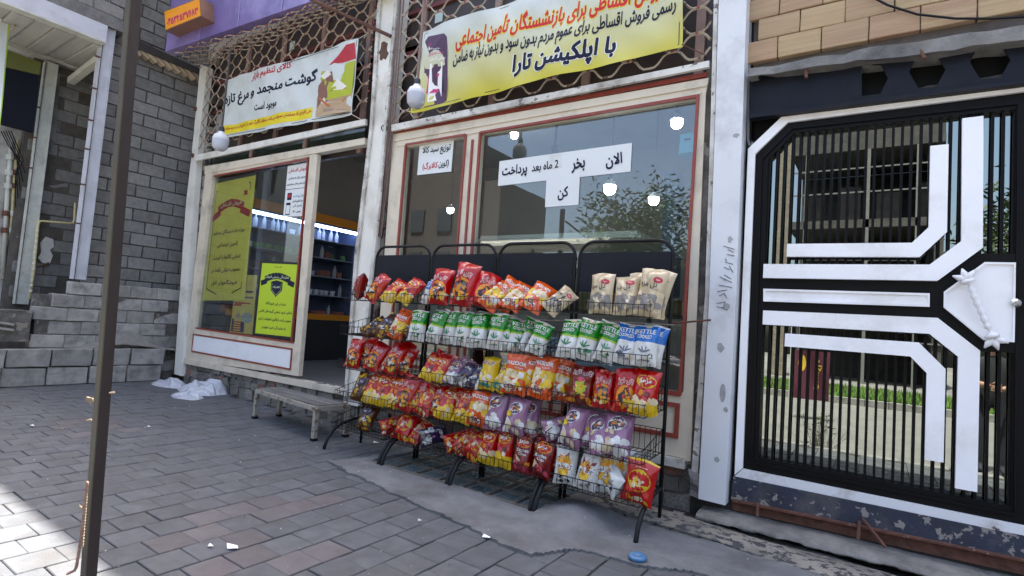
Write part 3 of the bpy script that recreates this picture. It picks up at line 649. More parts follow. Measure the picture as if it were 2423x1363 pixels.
strip(L_, R_, 4.36, .28, 'column_face', PIL, rp_)
strip([(1690, -40), (1682, 260), (1668, 700), (1636, 1115)], [(1700, -40), (1692, 260), (1677, 700), (1651, 1125)], 4.40, .2, 'peeling_flange', WORN, rp_)
strip([(1674, 150), (1668, 260), (1654, 700), (1628, 1100)], [(1688, 150), (1681, 260), (1667, 700), (1638, 1105)], 4.47, .15, 'grey_filler', CONCD, rp_)
strip([(1772, -40), (1764, 260), (1748, 700), (1722, 1190)], [(1786, -40), (1780, 260), (1764, 700), (1742, 1190)], 4.52, .15, 'dark_gap', DARKM, rp_)
INK = flat('grey_marker', (0.12, 0.12, 0.13)); ws = Sheet(lambda u, v, off: P(1715, 650, 4.36)+Vector((u, -off, v)), 1, 1); mb = MB()
for x, y, x2, y2 in ((1712, 582, 1738, 590), (1722, 590, 1736, 597), (1720, 602, 1738, 605), (1716, 612, 1720, 618), (1716, 620, 1734, 625), (1714, 632, 1726, 638), (1726, 630, 1735, 645), (1714, 650, 1730, 660), (1704, 655, 1731, 668), (1714, 660, 1716, 664), (1700, 674, 1732, 680), (1697, 690, 1720, 686), (1702, 700, 1714, 694), (1714, 694, 1720, 706), (1696, 718, 1716, 714), (1716, 714, 1712, 728), (1696, 726, 1712, 728), (1708, 728, 1722, 734)):
    mb.tube([P(x, y, 4.358), P(x2, y2, 4.358)], .0035, 4)
mb.build('scrawled_numbers', INK, rp_)
mb = MB(); S_ = Sheet(lambda u, v, off: P(1710, 930, 4.36)+Vector((u, -off-.002, v)), 1, 1)
S_.oval(mb, 0, 0, .022, .07, 0); S_.blob(mb, .03, -.12, .018, rg, 0); S_.blob(mb, -.035, .34, .03, rg, 0); S_.blob(mb, -.02, -.5, .02, rg, 0); S_.blob(mb, 0, .66, .02, rg, 0); S_.blob(mb, 0, 1.18, .022, rg, 0); S_.blob(mb, .01, 2.0, .022, rg, 0)
mb.build('bare_patch', mat('bare_grey_patch', (0.30, 0.30, 0.30), 0.7, 0.2, 20), rp_)
MB().tube([P(1590, 765, 4.30), P(1682, 757, 4.34)], .008, 5).build('wire_hook', RUST, rp_)
# ------------------------------------------------------------------ left shopfront
GLASS = glass_mat('window_glass', (0.84, 0.89, 0.88), (0.86, 0.87, 0.88), 0.10, bump=0.02)
ls = thing('left_shopfront', 'cream metal shopfront with sliding door and posters', 'shopfront', P(600, 880, Y0))
mb = MB(); fp([(484, 394), (863, 326), (863, 341), (484, 411)], Y0, .1, mb); mb.build('head_rail', CREAM, ls)
mb = MB(); fp([(484, 411.5), (748, 363.5), (748, 367), (500, 417)], 4.462, .08, mb); mb.build('head_step', CREAM, ls)
mb = MB(); fp([(487, 399), (503, 414), (459, 780), (437, 850)], 4.455, .1, mb); mb.build('jamb', CREAM, ls)
mb = MB(); fp([(733, 369), (751, 366), (706, 890), (691, 888)], 4.44, .06, mb); mb.build('door_stile', CREAM, ls)
mb = MB(); fp([(457, 776), (697, 811), (693, 888), (437, 850)], Y0, .08, mb); mb.build('kick_panel', CREAM, ls); mb = MB(); fp([(459, 794), (688, 829), (684, 871), (455, 829)], 4.446, .003, mb); mb.build('panel_inset', mat('panel_white', (0.74, 0.74, 0.76), 0.45, 0.03, 2, dirt=((0.5, 0.5, 0.5), 2, 0.15)), ls)
rb = MB()
for a, b in (((462, 776), (694, 811)), ((457, 791), (690, 826)), ((453, 831), (686, 874)), ((457, 790), (453, 832)), ((690, 825), (686, 875)), ((728, 372), (688, 812)), ((505, 416), (732, 375))): frame_bar(rb, a, b, .022, 4.44, .03)
rb.build('red_bead', RED, ls)
mb = MB(); fp([(436, 847), (816, 921), (816, 936), (434, 860)], 4.43, .12, mb); mb.build('sill', CREAM, ls)
mb = MB(); fp([(461, 367), (864, 281), (864, 295), (461, 381)], 4.385, .035, mb); mb.build('grille_rail', WHITE, ls)
mb = MB(); fp([(504, 417), (731, 373), (692, 812), (461, 778)], 4.505, .006, mb); mb.build('pane', GLASS, ls)
for (x0, x1) in ((494, 591), (596, 718), (723, 862)):
    ya = 392-(x0-484)*.18; yb = 392-(x1-484)*.18
    mb = MB(); fp([(x0, ya), (x1, yb), (x1+3, yb-30), (x0+3, ya-24)], 4.56, .006, mb); mb.build('transom_pane', mat('dark_transom_glass', (0.02, 0.03, 0.025), 0.08, 0.1, 3, spec=0.6), ls)
for xx in (593, 720): mb = MB(); frame_bar(mb, (xx-2, 392-(xx-484)*.18), (xx+3, 355-(xx-484)*.18), .06, 4.53, .05); mb.build('transom_mullion', PINK, ls)
# posters
def inv(S, x, y):
    p = P(x, y, S.Y); e = (S.b-S.a).normalized(); f = (S.d-S.a).normalized(); w = p-S.a
    ef = e.dot(f); a_, b_ = w.dot(e), w.dot(f); v = (b_-a_*ef)/(1-ef*ef); return (a_-v*ef, v)
def psheet(px, Y, wave=None):
    S = quad_sheet(px, Y, wave); S.a, S.b, S.d, S.Y = P(*px[0], Y), P(*px[1], Y), P(*px[3], Y), Y; return S
def line_px(S, mb, s, a, b, h, off=.0015, mi=0, bold=.02):
    (u0, v0), (u1, v1) = inv(S, *a), inv(S, *b)
    S.text(mb, s, (u0+u1)/2, (v0+v1)/2, h=h, w=math.hypot(u1-u0, v1-v0), off=off, mi=mi, rot=math.atan2(v1-v0, u1-u0), bold=bold)
def poly_px(S, mb, pts, off=.001, mi=0): S.poly(mb, [inv(S, *p) for p in pts], off, mi)
NAVY = flat('navy_ink', (0.010, 0.012, 0.034), spec=.2); BLACKI = flat('black_ink', (0.012, 0.012, 0.014)); REDI = flat('red_ink', (0.42, 0.012, 0.02)); WHITEI = flat('white_ink', (0.75, 0.75, 0.74)); PAPER = mat('white_paper', (0.66, 0.68, 0.68), 0.7, 0.02, 3)
t = thing('yellow_poster', 'large mustard yellow poster with red ribbon inside the sliding door', 'poster', P(527, 711, 4.53))
S_ = psheet([(475, 711), (580, 711), (605, 414), (505, 436)], 4.53, lambda s, v: .008*math.sin(s*4+v*3)); mb = MB(); S_.grid(mb, 0, S_.L, 0, S_.H, 8, 12); mb.build('paper', mat('mustard_paper', (0.74, 0.60, 0.09), 0.6, 0.05, 3), t)
L, H = S_.L, S_.H
mb = MB(); S_.line(mb, [(L*.1, H*.1), (L*.1, H*.93), (L*.9, H*.95), (L*.9, H*.1), (L*.7, H*.06)], .02); S_.line(mb, [(L*.1, H*.1), (L*.35, H*.05)], .02)
for k, s in enumerate(('ویژه بازنشستگان محترم', 'تامین اجتماعی', 'تمامی کالاها با قیمت', 'مصوب دولتی فقط در', 'فروشگاههای افق')): S_.text(mb, s, L*.5, H*(.565-.105*k), w=L*(.74, .5, .66, .68, .6)[k], h=H*.048, bold=.03)
mb.build('lettering', mat('brown_ink', (0.13, 0.06, 0.03), 0.6), t)
mb = MB(); [S_.line(mb, [(L*(.2+.6*i/8), H*(.76+.045*math.sin(math.pi*i/8))), (L*(.2+.6*(i+1)/8), H*(.76+.045*math.sin(math.pi*(i+1)/8)))], H*.065, .002+.0001*i) for i in range(8)]; S_.line(mb, [(L*.06, H*.69), (L*.26, H*.74)], H*.055, .0014); S_.line(mb, [(L*.95, H*.69), (L*.74, H*.74)], H*.055, .0014); S_.oval(mb, L*.82, H*.87, L*.05, H*.012, .002, rot=.6); S_.oval(mb, L*.82, H*.87, L*.05, H*.012, .002, rot=-.6)
mb.build('ribbon', REDI, t); mb = MB(); S_.text(mb, 'فروش اقساطی', L*.5, H*.795, w=L*.5, h=H*.045, off=.0035, bold=.03); mb.build('ribbon_lettering', flat('cream_ink', (0.6, 0.52, 0.3)), t)
t = thing('green_poster', 'lime green poster with dark shield emblem at the foot of the door glass', 'poster', P(645, 795, 4.49))
S_ = psheet([(598, 793), (689, 803), (706, 621), (616, 617)], 4.49); mb = MB(); S_.grid(mb, 0, S_.L, 0, S_.H, 4, 4); mb.build('border', BLACKI, t); L, H = S_.L, S_.H
mb = MB(); S_.grid(mb, L*.06, L*.98, H*.03, H*.97, 4, 6, .0008); mb.build('paper', mat('lime_paper', (0.42, 0.56, 0.015), 0.5, 0.03, 3), t)
mb = MB(); [S_.line(mb, [(L*(.18+.66*i/8), H*(.755+.055*math.sin(math.pi*i/8))), (L*(.18+.66*(i+1)/8), H*(.755+.055*math.sin(math.pi*(i+1)/8)))], H*.085, .002+.0001*i) for i in range(8)]; S_.line(mb, [(L*.08, H*.70), (L*.24, H*.735)], H*.07, .0014); S_.line(mb, [(L*.95, H*.70), (L*.79, H*.735)], H*.07, .0014); S_.poly(mb, [(L*.36, H*.73), (L*.5, H*.75), (L*.66, H*.73), (L*.66, H*.62), (L*.51, H*.53), (L*.36, H*.62)], .0022)
for k, s in enumerate(('شما در این فروشگاه', 'امکان خرید تمامی گروه های کالایی', 'مصوب شده، با بالاترین تخفیفات را دارید', 'به نمایندگی: امید شهودی')): S_.text(mb, s, L*.53, H*(.44-.105*k), w=L*(.52, .86, .84, .62)[k], h=H*.05, bold=.03)
S_.text(mb, 'همیار', L*.5, H*.93, w=L*.2, h=H*.025); mb.build('lettering', NAVY, t)
mb = MB(); S_.text(mb, 'نمایندگی رسمی فروش', L*.5, H*.795, w=L*.62, h=H*.05, off=.004, bold=.02); S_.text(mb, 'کالابرگ', L*.51, H*.66, w=L*.18, h=H*.035, off=.004, bold=.03); S_.line(mb, [(L*.39, H*.71), (L*.39, H*.625), (L*.51, H*.55), (L*.63, H*.625), (L*.63, H*.71)], .006, .004); mb.build('emblem_lettering', flat('pale_green_ink', (0.5, 0.6, 0.35)), t)
t = thing('promo_poster', 'small ochre poster with dark text bars and a striped figure behind the glass', 'poster', P(570, 790, 4.54))
S_ = psheet([(543, 786), (597, 792), (609, 651), (561, 650)], 4.54); mb = MB(); S_.grid(mb, 0, S_.L, 0, S_.H, 3, 3); mb.build('paper', mat('ochre_paper', (0.62, 0.46, 0.10), 0.6, 0.08, 6), t); L, H = S_.L, S_.H; mb = MB()
for k, (a, b, z) in enumerate(((.05, .9, .70), (.05, .5, .665), (.05, .9, .60), (.05, .5, .565), (.05, .8, .50), (.05, .4, .465))): S_.grid(mb, L*a, L*b, H*z, H*(z+.028), 1, 1, .002, 0 if k < 4 else 1)
for k in range(5): S_.grid(mb, L*.12, L*.46, H*(.02+.04*k), H*(.04+.04*k), 1, 1, .002, 1)
S_.oval(mb, L*.3, H*.29, L*.12, H*.06, .002, 2); S_.oval(mb, L*.7, H*.27, L*.24, H*.09, .002, 3); S_.grid(mb, L*.05, L*.14, H*.02, H*.24, 1, 1, .0015, 0); S_.grid(mb, L*.46, L*.62, H*.02, H*.2, 1, 1, .0015, 0); S_.text(mb, 'طرح بزرگ امسال', L*.5, H*.86, w=L*.7, h=H*.06, mi=2)
mb.build('print', [flat('dark_purple_ink', (0.05, 0.03, 0.12)), REDI, flat('skin_ink', (0.5, 0.3, 0.22)), flat('grey_ink', (0.3, 0.3, 0.28))], t)
t = thing('white_poster', 'white notice with red heading at the top of the sliding door glass', 'poster', P(690, 512, 4.535))
S_ = psheet([(670, 513), (717, 511), (731, 384), (681, 393)], 4.499); mb = MB(); S_.grid(mb, 0, S_.L, 0, S_.H, 3, 3); mb.build('paper', PAPER, t); L, H = S_.L, S_.H; mb = MB()
for k, (s, z, w, m) in enumerate((('فروش اقساطی', .89, .85, 1), ('بدون نیاز به ضامن', .74, .8, 0), ('برای تمامی اهالی سطح شهر', .62, .9, 0), ('تارا پرداخت', .38, .5, 2), ('خرید اعتباری و قسطی', .29, .5, 0), ('اعتبار آنی', .2, .45, 0), ('همین حالا', .09, .4, 0))): S_.text(mb, s, L*(.5 if k < 3 else .66), H*z, w=L*w, h=H*(.09 if k == 0 else .06), mi=m, bold=.03)
S_.grid(mb, L*.12, L*.34, H*.32, H*.46, 1, 1, .001, 3); S_.oval(mb, L*.23, H*.40, L*.07, H*.04, .002, 1); S_.grid(mb, L*.1, L*.32, H*.03, H*.27, 1, 1, .001, 3); S_.grid(mb, L*.12, L*.30, H*.05, H*.22, 1, 1, .002, 4); S_.line(mb, [(0, H*.53), (L, H*.53)], .008, .001, 0)
mb.build('lettering', [BLACKI, REDI, flat('teal_ink', (0.03, 0.2, 0.28)), NAVY, PAPER], t)
# ------------------------------------------------------------------ banners
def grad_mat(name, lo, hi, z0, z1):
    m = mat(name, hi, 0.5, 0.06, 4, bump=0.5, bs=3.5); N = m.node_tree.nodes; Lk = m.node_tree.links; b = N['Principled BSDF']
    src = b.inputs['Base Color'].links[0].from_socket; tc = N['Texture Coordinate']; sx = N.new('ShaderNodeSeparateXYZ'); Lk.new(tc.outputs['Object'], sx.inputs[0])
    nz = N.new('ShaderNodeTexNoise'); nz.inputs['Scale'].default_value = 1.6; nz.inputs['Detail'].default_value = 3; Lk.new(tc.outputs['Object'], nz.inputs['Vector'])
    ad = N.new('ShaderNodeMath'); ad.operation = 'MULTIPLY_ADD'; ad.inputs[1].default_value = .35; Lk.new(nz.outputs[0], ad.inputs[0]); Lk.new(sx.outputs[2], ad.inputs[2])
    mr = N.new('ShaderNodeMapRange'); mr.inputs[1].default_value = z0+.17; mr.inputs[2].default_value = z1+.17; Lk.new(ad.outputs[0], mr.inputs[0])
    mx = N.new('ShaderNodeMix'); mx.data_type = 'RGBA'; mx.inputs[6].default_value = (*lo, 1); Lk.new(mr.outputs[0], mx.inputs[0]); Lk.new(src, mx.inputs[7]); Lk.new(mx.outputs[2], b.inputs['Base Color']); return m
wv = lambda s, v: .018*math.sin(s*9+v*2)+.010*math.sin(s*23-v*4)+.012*math.sin(v*5+s*3)*(1-v)+.006*math.sin(s*41+v*11)
t = thing('meat_banner', 'white vinyl banner with red and navy writing and a flour picture', 'banner', P(680, 300, 4.33))
S_ = psheet([(521, 327), (833, 271), (850, 91), (535, 189)], 4.33, wv); L, H = S_.L, S_.H
mb = MB(); S_.grid(mb, 0, L, 0, H, 150, 16); mb.build('vinyl', mat('white_banner_vinyl', (0.55, 0.58, 0.56), 0.5, 0.05, 2, bump=0.5, bs=4, dirt=((0.42, 0.43, 0.40), 2, 0.25)), t, smooth=True)
mb = MB(); u1, v1 = inv(S_, 738, 262); S_.grid(mb, .02, u1, H*.06, H*.21, 120, 4, .0018); mb.build('yellow_strip', flat('yellow_ink', (0.68, 0.55, 0.02)), t)
mb = MB(); S_.line(mb, [(.03, .03), (L-.03, .03), (L-.03, H-.03), (.03, H-.03), (.03, .03)], .008); mb.build('border_line', NAVY, t)
mb = MB(); line_px(S_, mb, 'کالای تنظیم بازار', (596, 187), (686, 157), .15, off=.003, mi=1, bold=.03); line_px(S_, mb, 'گوشت منجمد و مرغ تازه', (530, 240), (746, 183), .25, off=.003, mi=0, bold=.035); line_px(S_, mb, 'موجود است', (604, 257), (658, 246), .14, off=.003, mi=2, bold=.03)
line_px(S_, mb, 'حتی افرادی که حسابشان مسدود می باشد میتوانند کالابرگ خود را از ما پرداخت و خرید نمایند', (530, 304), (736, 262), .085, mi=1, off=.0045, bold=.02)
mb.build('lettering', [NAVY, REDI, BLACKI], t)
mb = MB(); poly_px(S_, mb, [(745, 277), (831, 263), (834, 225), (750, 243)], .0036, 0); poly_px(S_, mb, [(750, 243), (834, 225), (841, 148), (756, 171)], .0039, 1); poly_px(S_, mb, [(778, 158), (800, 137), (822, 114), (840, 108), (843, 144), (812, 153)], .0052, 2)
poly_px(S_, mb, [(747, 262), (752, 205), (766, 185), (786, 172), (790, 200), (776, 240)], .0052, 3); poly_px(S_, mb, [(775, 215), (820, 208), (818, 232), (805, 245), (788, 246), (777, 232)], .0068, 4); poly_px(S_, mb, [(779, 216), (800, 190), (821, 207), (810, 214)], .0076, 5); poly_px(S_, mb, [(755, 182), (775, 168), (785, 180), (765, 190)], .0068, 5); poly_px(S_, mb, [(746, 262), (760, 255), (795, 255), (826, 262), (826, 268), (746, 274)], .0052, 6); poly_px(S_, mb, [(752, 234), (757, 232), (780, 250), (776, 254)], .0084, 4)
mb.build('flour_picture', [flat('sand_ink', (0.42, 0.30, 0.18)), flat('lime_ink', (0.36, 0.40, 0.02)), flat('crimson_ink', (0.40, 0.02, 0.03)), flat('dull_brown_ink', (0.20, 0.09, 0.06)), flat('terracotta_ink', (0.45, 0.12, 0.03)), flat('flour_white_ink', (0.7, 0.68, 0.62)), flat('dusty_ink', (0.30, 0.22, 0.16))], t)
mb = MB(); 
for a, b in (((850, 91), (873, 78)), ((833, 271), (858, 285)), ((535, 189), (497, 178)), ((521, 327), (474, 352))): mb.tube([P(*a, 4.33), P(*b, 4.40)], .005, 4)
mb.build('tie_cord', mat('pale_cord', (0.5, 0.45, 0.4), 0.8), t)
t = thing('instalment_banner', 'yellow and white vinyl banner advertising instalments over the shop window', 'banner', P(1300, 180, 4.33))
S_ = psheet([(970, 268), (1613, 109), (1622, -130), (999, 74)], 4.33, lambda s, v: .024*math.sin(s*8+v*3)+.014*math.sin(s*19-v*5)+.007*math.sin(s*37+v*13)); L, H = S_.L, S_.H
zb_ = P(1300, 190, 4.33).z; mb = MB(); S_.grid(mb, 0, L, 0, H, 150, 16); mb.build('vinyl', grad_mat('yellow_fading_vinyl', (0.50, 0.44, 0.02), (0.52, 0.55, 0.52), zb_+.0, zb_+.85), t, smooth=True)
mb = MB(); S_.line(mb, [(.03, .03), (L-.03, .03), (L-.03, H-.03), (.03, H-.03), (.03, .03)], .006); mb.build('border_line', BLACKI, t)
mb = MB(); line_px(S_, mb, 'فروش اقساطی برای بازنشستگان تأمین اجتماعی', (1082, 93), (1602, -58), .30, off=.002, bold=.07); line_px(S_, mb, 'فروش اقساطی برای بازنشستگان تأمین اجتماعی', (1084, 92), (1600, -57), .28, off=.004, mi=1, bold=.035)
line_px(S_, mb, 'رسمی فروش اقساطی برای عموم مردم بدون سود و بدون نیاز به ضامن', (1072, 141), (1612, 4), .20, off=.004, mi=2, bold=.025)
line_px(S_, mb, 'با اپلکیشن تارا', (1214, 158), (1460, 104), .27, off=.002, mi=3, bold=.08); line_px(S_, mb, 'با اپلکیشن تارا', (1216, 158), (1458, 104), .26, off=.004, mi=2, bold=.045)
mb.build('lettering', [flat('bright_yellow_ink', (0.75, 0.62, 0.05)), flat('scarlet_ink', (0.50, 0.015, 0.012)), NAVY, WHITEI], t)
mb = MB(); poly_px(S_, mb, [(1004, 96), (1012, 84), (1056, 79), (1063, 87), (1058, 160), (1052, 236), (1040, 243), (1000, 252), (1002, 170)], .001, 0); poly_px(S_, mb, [(1018, 150), (1048, 145), (1040, 232), (1008, 240)], .002, 1); poly_px(S_, mb, [(1013, 176), (1044, 170), (1038, 214), (1006, 220)], .003, 2); poly_px(S_, mb, [(1027, 152), (1037, 150), (1036, 162), (1026, 164)], .003, 0)
S_.oval(mb, *inv(S_, 1043, 222), .035, .05, .003, 1)
for k in range(4): line_px(S_, mb, ('خرید اعتباری', 'بدون پیش پرداخت', 'کارت اعتباری', 'بیش از هزار')[k], (1015, 103+13*k), (1055, 95+13*k), .045, off=.003, mi=1 if k % 2 else 2)
mb.build('phone_picture', [flat('aubergine_ink', (0.07, 0.03, 0.07)), WHITEI, flat('pink_ink', (0.50, 0.03, 0.17))], t)
mb = MB()
for a, b in (((1613, 105), (1672, 132)), ((1010, 72), (990, 60)), ((972, 266), (950, 282))): mb.tube([P(*a, 4.33), P(*b, 4.40)], .005, 4)
mb.build('tie_cord', RUST, t)
# ------------------------------------------------------------------ right shopfront
rs_ = thing('right_shopfront', 'cream metal shopfront with a wide window behind the snack racks', 'shopfront', P(1300, 1050, Y0))
mb = MB(); fp([(930, 318), (1677, 184), (1669, 228), (1134, 316), (945, 350)], Y0, .1, mb); mb.build('head', CREAM, rs_)
mb = MB(); fp([(931, 331), (1672, 199), (1672, 203), (931, 335)], 4.435, .03, mb); fp([(938, 343), (1660, 217), (1660, 221), (938, 347)], 4.44, .03, mb); mb.build('head_moulding', CREAM, rs_)
mb = MB(); fp([(931, 310), (1674, 170), (1674, 180), (931, 320)], 4.47, .05, mb); mb.build('maroon_line', RED, rs_)
mb = MB(); fp([(926, 295), (1678, 143), (1677, 158), (926, 310)], 4.385, .035, mb); mb.build('grille_rail', WORN, rs_)
mb = MB(); mb.tube([P(909+7*math.cos(a), 303+7*math.sin(a), 4.38) for a in [i*.7 for i in range(10)]], .006, 5); mb.build('rail_ring', DARKM, rs_)
mb = MB(); fp([(930, 318), (957, 343), (914, 935), (886, 930)], 4.452, .1, mb); mb.build('jamb', CREAM, rs_)
mb = MB(); fp([(1103, 316), (1134, 311), (1092, 935), (1056, 930)], 4.452, .1, mb); mb.build('mullion', CREAM, rs_)
mb = MB(); fp([(1652, 224), (1670, 219), (1634, 1092), (1609, 1090)], 4.452, .1, mb); mb.build('jamb', CREAM, rs_)
XL, XR = P(930, 318, Y0).x-.02, P(1625, 950, Y0).x+.02; zg = P(1600, 928, Y0).z
MB().box(XL, XR, 4.4505, 4.56, .405, zg).build('kick_panel', CREAM, rs_)
MB().box(XL, XR, 4.41, 4.56, .33, .40).build('sill', WORN, rs_)
rb = MB()
for zz in (P(1610, 960, Y0).z, P(1607, 1033, Y0).z): rb.box(-4.7, -1.33, 4.432, 4.4504, zz-.018, zz+.018)
za, zc = P(1607, 1033, Y0).z, P(1610, 960, Y0).z
for xx in (-4.7, -3.75, -3.62, -2.5, -2.37, -1.33): rb.box(xx-.018, xx+.018, 4.434, 4.4504, za-.017, zc+.017)
for a, b in (((1136, 313), (1651, 226)), ((1651, 224), (1608, 936)), ((1135, 312), (1096, 850)), ((1101, 318), (1060, 850)), ((959, 342), (1101, 318)), ((959, 342), (918, 850)), ((1117, 330), (1080, 850))): frame_bar(rb, a, b, .024, 4.435, .03)
rb.box(-4.75, P(1608, 936, 4.435).x, 4.434, 4.4504, zg-.03, zg+.008); rb.build('red_bead', RED, rs_)
mb = MB(); fp([(1135, 314), (1650, 227), (1608, 936), (1094, 868)], 4.505, .006, mb); mb.build('pane', GLASS, rs_)
mb = MB(); fp([(959, 343), (1101, 319), (1060, 862), (916, 838)], 4.505, .006, mb); mb.build('pane', GLASS, rs_)
# notices on the window
t = thing('cross_notice', 'white paper notice taped in a T shape on the big window', 'notice', P(1331, 490, 4.497))
mb = MB(); fp([(1178, 440), (1293, 427), (1372, 419), (1491.8, 406), (1495.7, 338), (1182, 381.5)], 4.499, .001, mb); mb.build('paper', PAPER, t); mb = MB(); fp([(1289.4, 490.5), (1368.6, 484.5), (1372, 417), (1293, 425)], 4.497, .001, mb); mb.build('paper', PAPER, t)
mb = MB(); fp([(1299, 366), (1328, 362), (1327, 396), (1298, 400)], 4.496, .001, mb); mb.build('patch', mat('grey_paper', (0.62, 0.64, 0.62), 0.7), t)
S_ = psheet([(1178, 440), (1491.8, 406), (1495.7, 338), (1182, 381.5)], 4.4945); mb = MB()
line_px(S_, mb, 'الان', (1433, 385), (1472, 376), .14, off=0, bold=.03); line_px(S_, mb, 'بخر', (1352, 394), (1384, 388), .14, off=0, bold=.03); line_px(S_, mb, '2 ماه بعد', (1258, 399), (1321, 389), .105, off=0, bold=.02); line_px(S_, mb, 'پرداخت', (1188, 409), (1247, 401), .14, off=0, bold=.03); line_px(S_, mb, 'کن', (1319, 461), (1345, 455), .13, off=0, bold=.03); mb.build('lettering', NAVY, t)
t = thing('coupon_notice', 'small white notice with black and red writing on the narrow pane', 'notice', P(1030, 414, 4.497))
S_ = psheet([(987, 414.5), (1067.6, 405.7), (1074, 331), (993, 342.5)], 4.498); mb = MB(); S_.grid(mb, 0, S_.L, 0, S_.H, 2, 2); mb.build('paper', PAPER, t); mb = MB()
line_px(S_, mb, 'توزیع سبد کالا', (1000, 359), (1066, 350), .12, bold=.03); line_px(S_, mb, '(کوین', (1038, 389), (1062, 387), .10, bold=.03); line_px(S_, mb, 'کالابرگ)', (1000, 395), (1036, 390), .10, mi=1, bold=.03); mb.build('lettering', [BLACKI, REDI], t)
# ------------------------------------------------------------------ inside the shop: lamps, fridge, freezer, column
BULBG = mat('lit_bulb', (0.9, 0.9, 0.9), 0.4, 0, emit=((0.93, 0.96, 1.0), 14.0)); BULBC = mat('bulb_collar', (0.58, 0.59, 0.61), 0.4, 0.02); SOCK = mat('black_socket', (0.015, 0.015, 0.015), 0.5, 0.05)
def lamp(px, Y, r, label, lit, top=4.6, cm=None):
    c = P(*px, Y); l = thing('bulb_lamp', label, 'lamp', c, group='bulb lamps inside the shop' if lit else 'bulb lamps hanging outside')
    MB().lathe([(0, -r*1.35), (r*.55, -r*1.3), (r*.92, -r*.9), (r, -r*.2), (r, r*.1)], c, 18).build('diffuser', BULBG if lit else mat('frosted_bulb', (0.44, 0.46, 0.53), 0.35, 0.02), l, smooth=True)
    MB().lathe([(r*1.01, r*.1), (r, r*.3), (r*.8, r*.75), (r*.42, r*1.0), (r*.36, r*1.2)], c, 18).build('collar', BULBC, l, smooth=True)
    MB().lathe([(r*.36, r*1.2), (r*.33, r*1.75), (r*.2, r*1.95), (0, r*1.95)], c, 12).build('socket', SOCK, l, smooth=True)
    MB().tube([c+Vector((0, 0, r*1.9)), Vector((c.x, c.y, top))], .008 if lit else .014, 5).build('cord', cm or SOCK, l); return l
for (x, y, Y, r, lb) in ((1217, 316, 7.0, .085, 'lit bulb at the upper left of the big window'), (1602, 285, 5.6, .085, 'lit bulb near the upper right corner of the big window'), (1443, 441, 6.0, .10, 'lit bulb glowing right below the T shaped notice'), (1547, 469, 6.4, .085, 'lit bulb low at the right of the big window'), (1066, 494, 6.6, .075, 'lit bulb behind the narrow pane')): lamp((x, y), Y, r*.74, lb, True)
lamp((522, 333), 3.75, .105, 'unlit frosted bulb hanging before the left end of the meat banner', False, 4.9, mat('dark_cord', (0.06, 0.05, 0.045), 0.7))
lamp((985, 226), 3.6, .088, 'unlit frosted bulb hanging before the left end of the yellow banner', False, 5.4, mat('brown_cord', (0.20, 0.14, 0.12), 0.7))
mb = MB(); mb.tube([P(1319, 285, 5.0), P(1315, 330, 5.0), P(1313, 345, 5.0)], .014, 6); mb.tube([P(1313, 345, 5.0), P(1314, 368, 5.0)], .04, 8); mb.build('hanging_socket', SOCK, label='empty black lamp socket on a cord above the T shaped notice', cat='lamp socket')
fz = thing('display_fridge', 'open display fridge with orange fascia and blue strip light inside the doorway', 'fridge', (-9.0, 6.2, .4))
XF = -8.72; y0f, y1f = XP(560, 490, XF).y, XP(846, 553, XF).y; zt = XP(600, 499, XF).z
BLU = mat('fridge_blue_panel', (0.09, 0.12, 0.21), 0.4, 0.1, 3); ORF = mat('orange_fascia', (0.62, 0.24, 0.02), 0.4, 0.06, 3)
MB().box(-9.4, XF, y1f, y1f+.05, .4, zt+.22).build('end_panel', BLU, fz); MB().box(-9.4, -9.35, y0f, y1f, .4, zt+.2).build('back_panel', BLU, fz); MB().box(-9.34, XF, y0f, y1f, zt+.02, zt+.22).build('top_case', BLU, fz)
MB().box(XF, XF+.02, y0f, y1f, zt+.06, zt+.22).build('fascia', ORF, fz); MB().box(XF-.04, XF-.01, y0f, y1f, zt-.03, zt+.018).build('strip_light', mat('blue_strip_light', (0.5, 0.6, 1), 0.4, 0, emit=((0.45, 0.6, 1.0), 4.5)), fz)
zsh = [XP(780, yy, XF).z for yy in (569, 611, 655, 699)]; zlow = XP(767, 751, XF).z
for z in zsh: MB().box(-9.34, XF-.06, y0f, y1f, z-.02, z).build('shelf', mat('fridge_shelf', (0.20, 0.24, 0.32), 0.4, 0.06, 3), fz)
MB().box(-9.34, XF+.02, y0f, y1f, .4, zlow-.06).build('base', mat('fridge_base', (0.02, 0.022, 0.03), 0.5, 0.1, 3), fz); MB().box(XF, XF+.03, y0f, y1f, zlow-.05, zlow+.06).build('lower_fascia', ORF, fz)
S_ = Sheet(lambda u, v, off: Vector((-9.345+off, y0f+u, v)), 1, 1)
mb = MB(); S_.text(mb, 'دامداران', (XP(815, 545, -9.34).y-y0f), zt-.2, w=.75, h=.2, bold=.02); mb.build('lettering', flat('pale_blue_ink', (0.5, 0.6, 0.8)), fz)
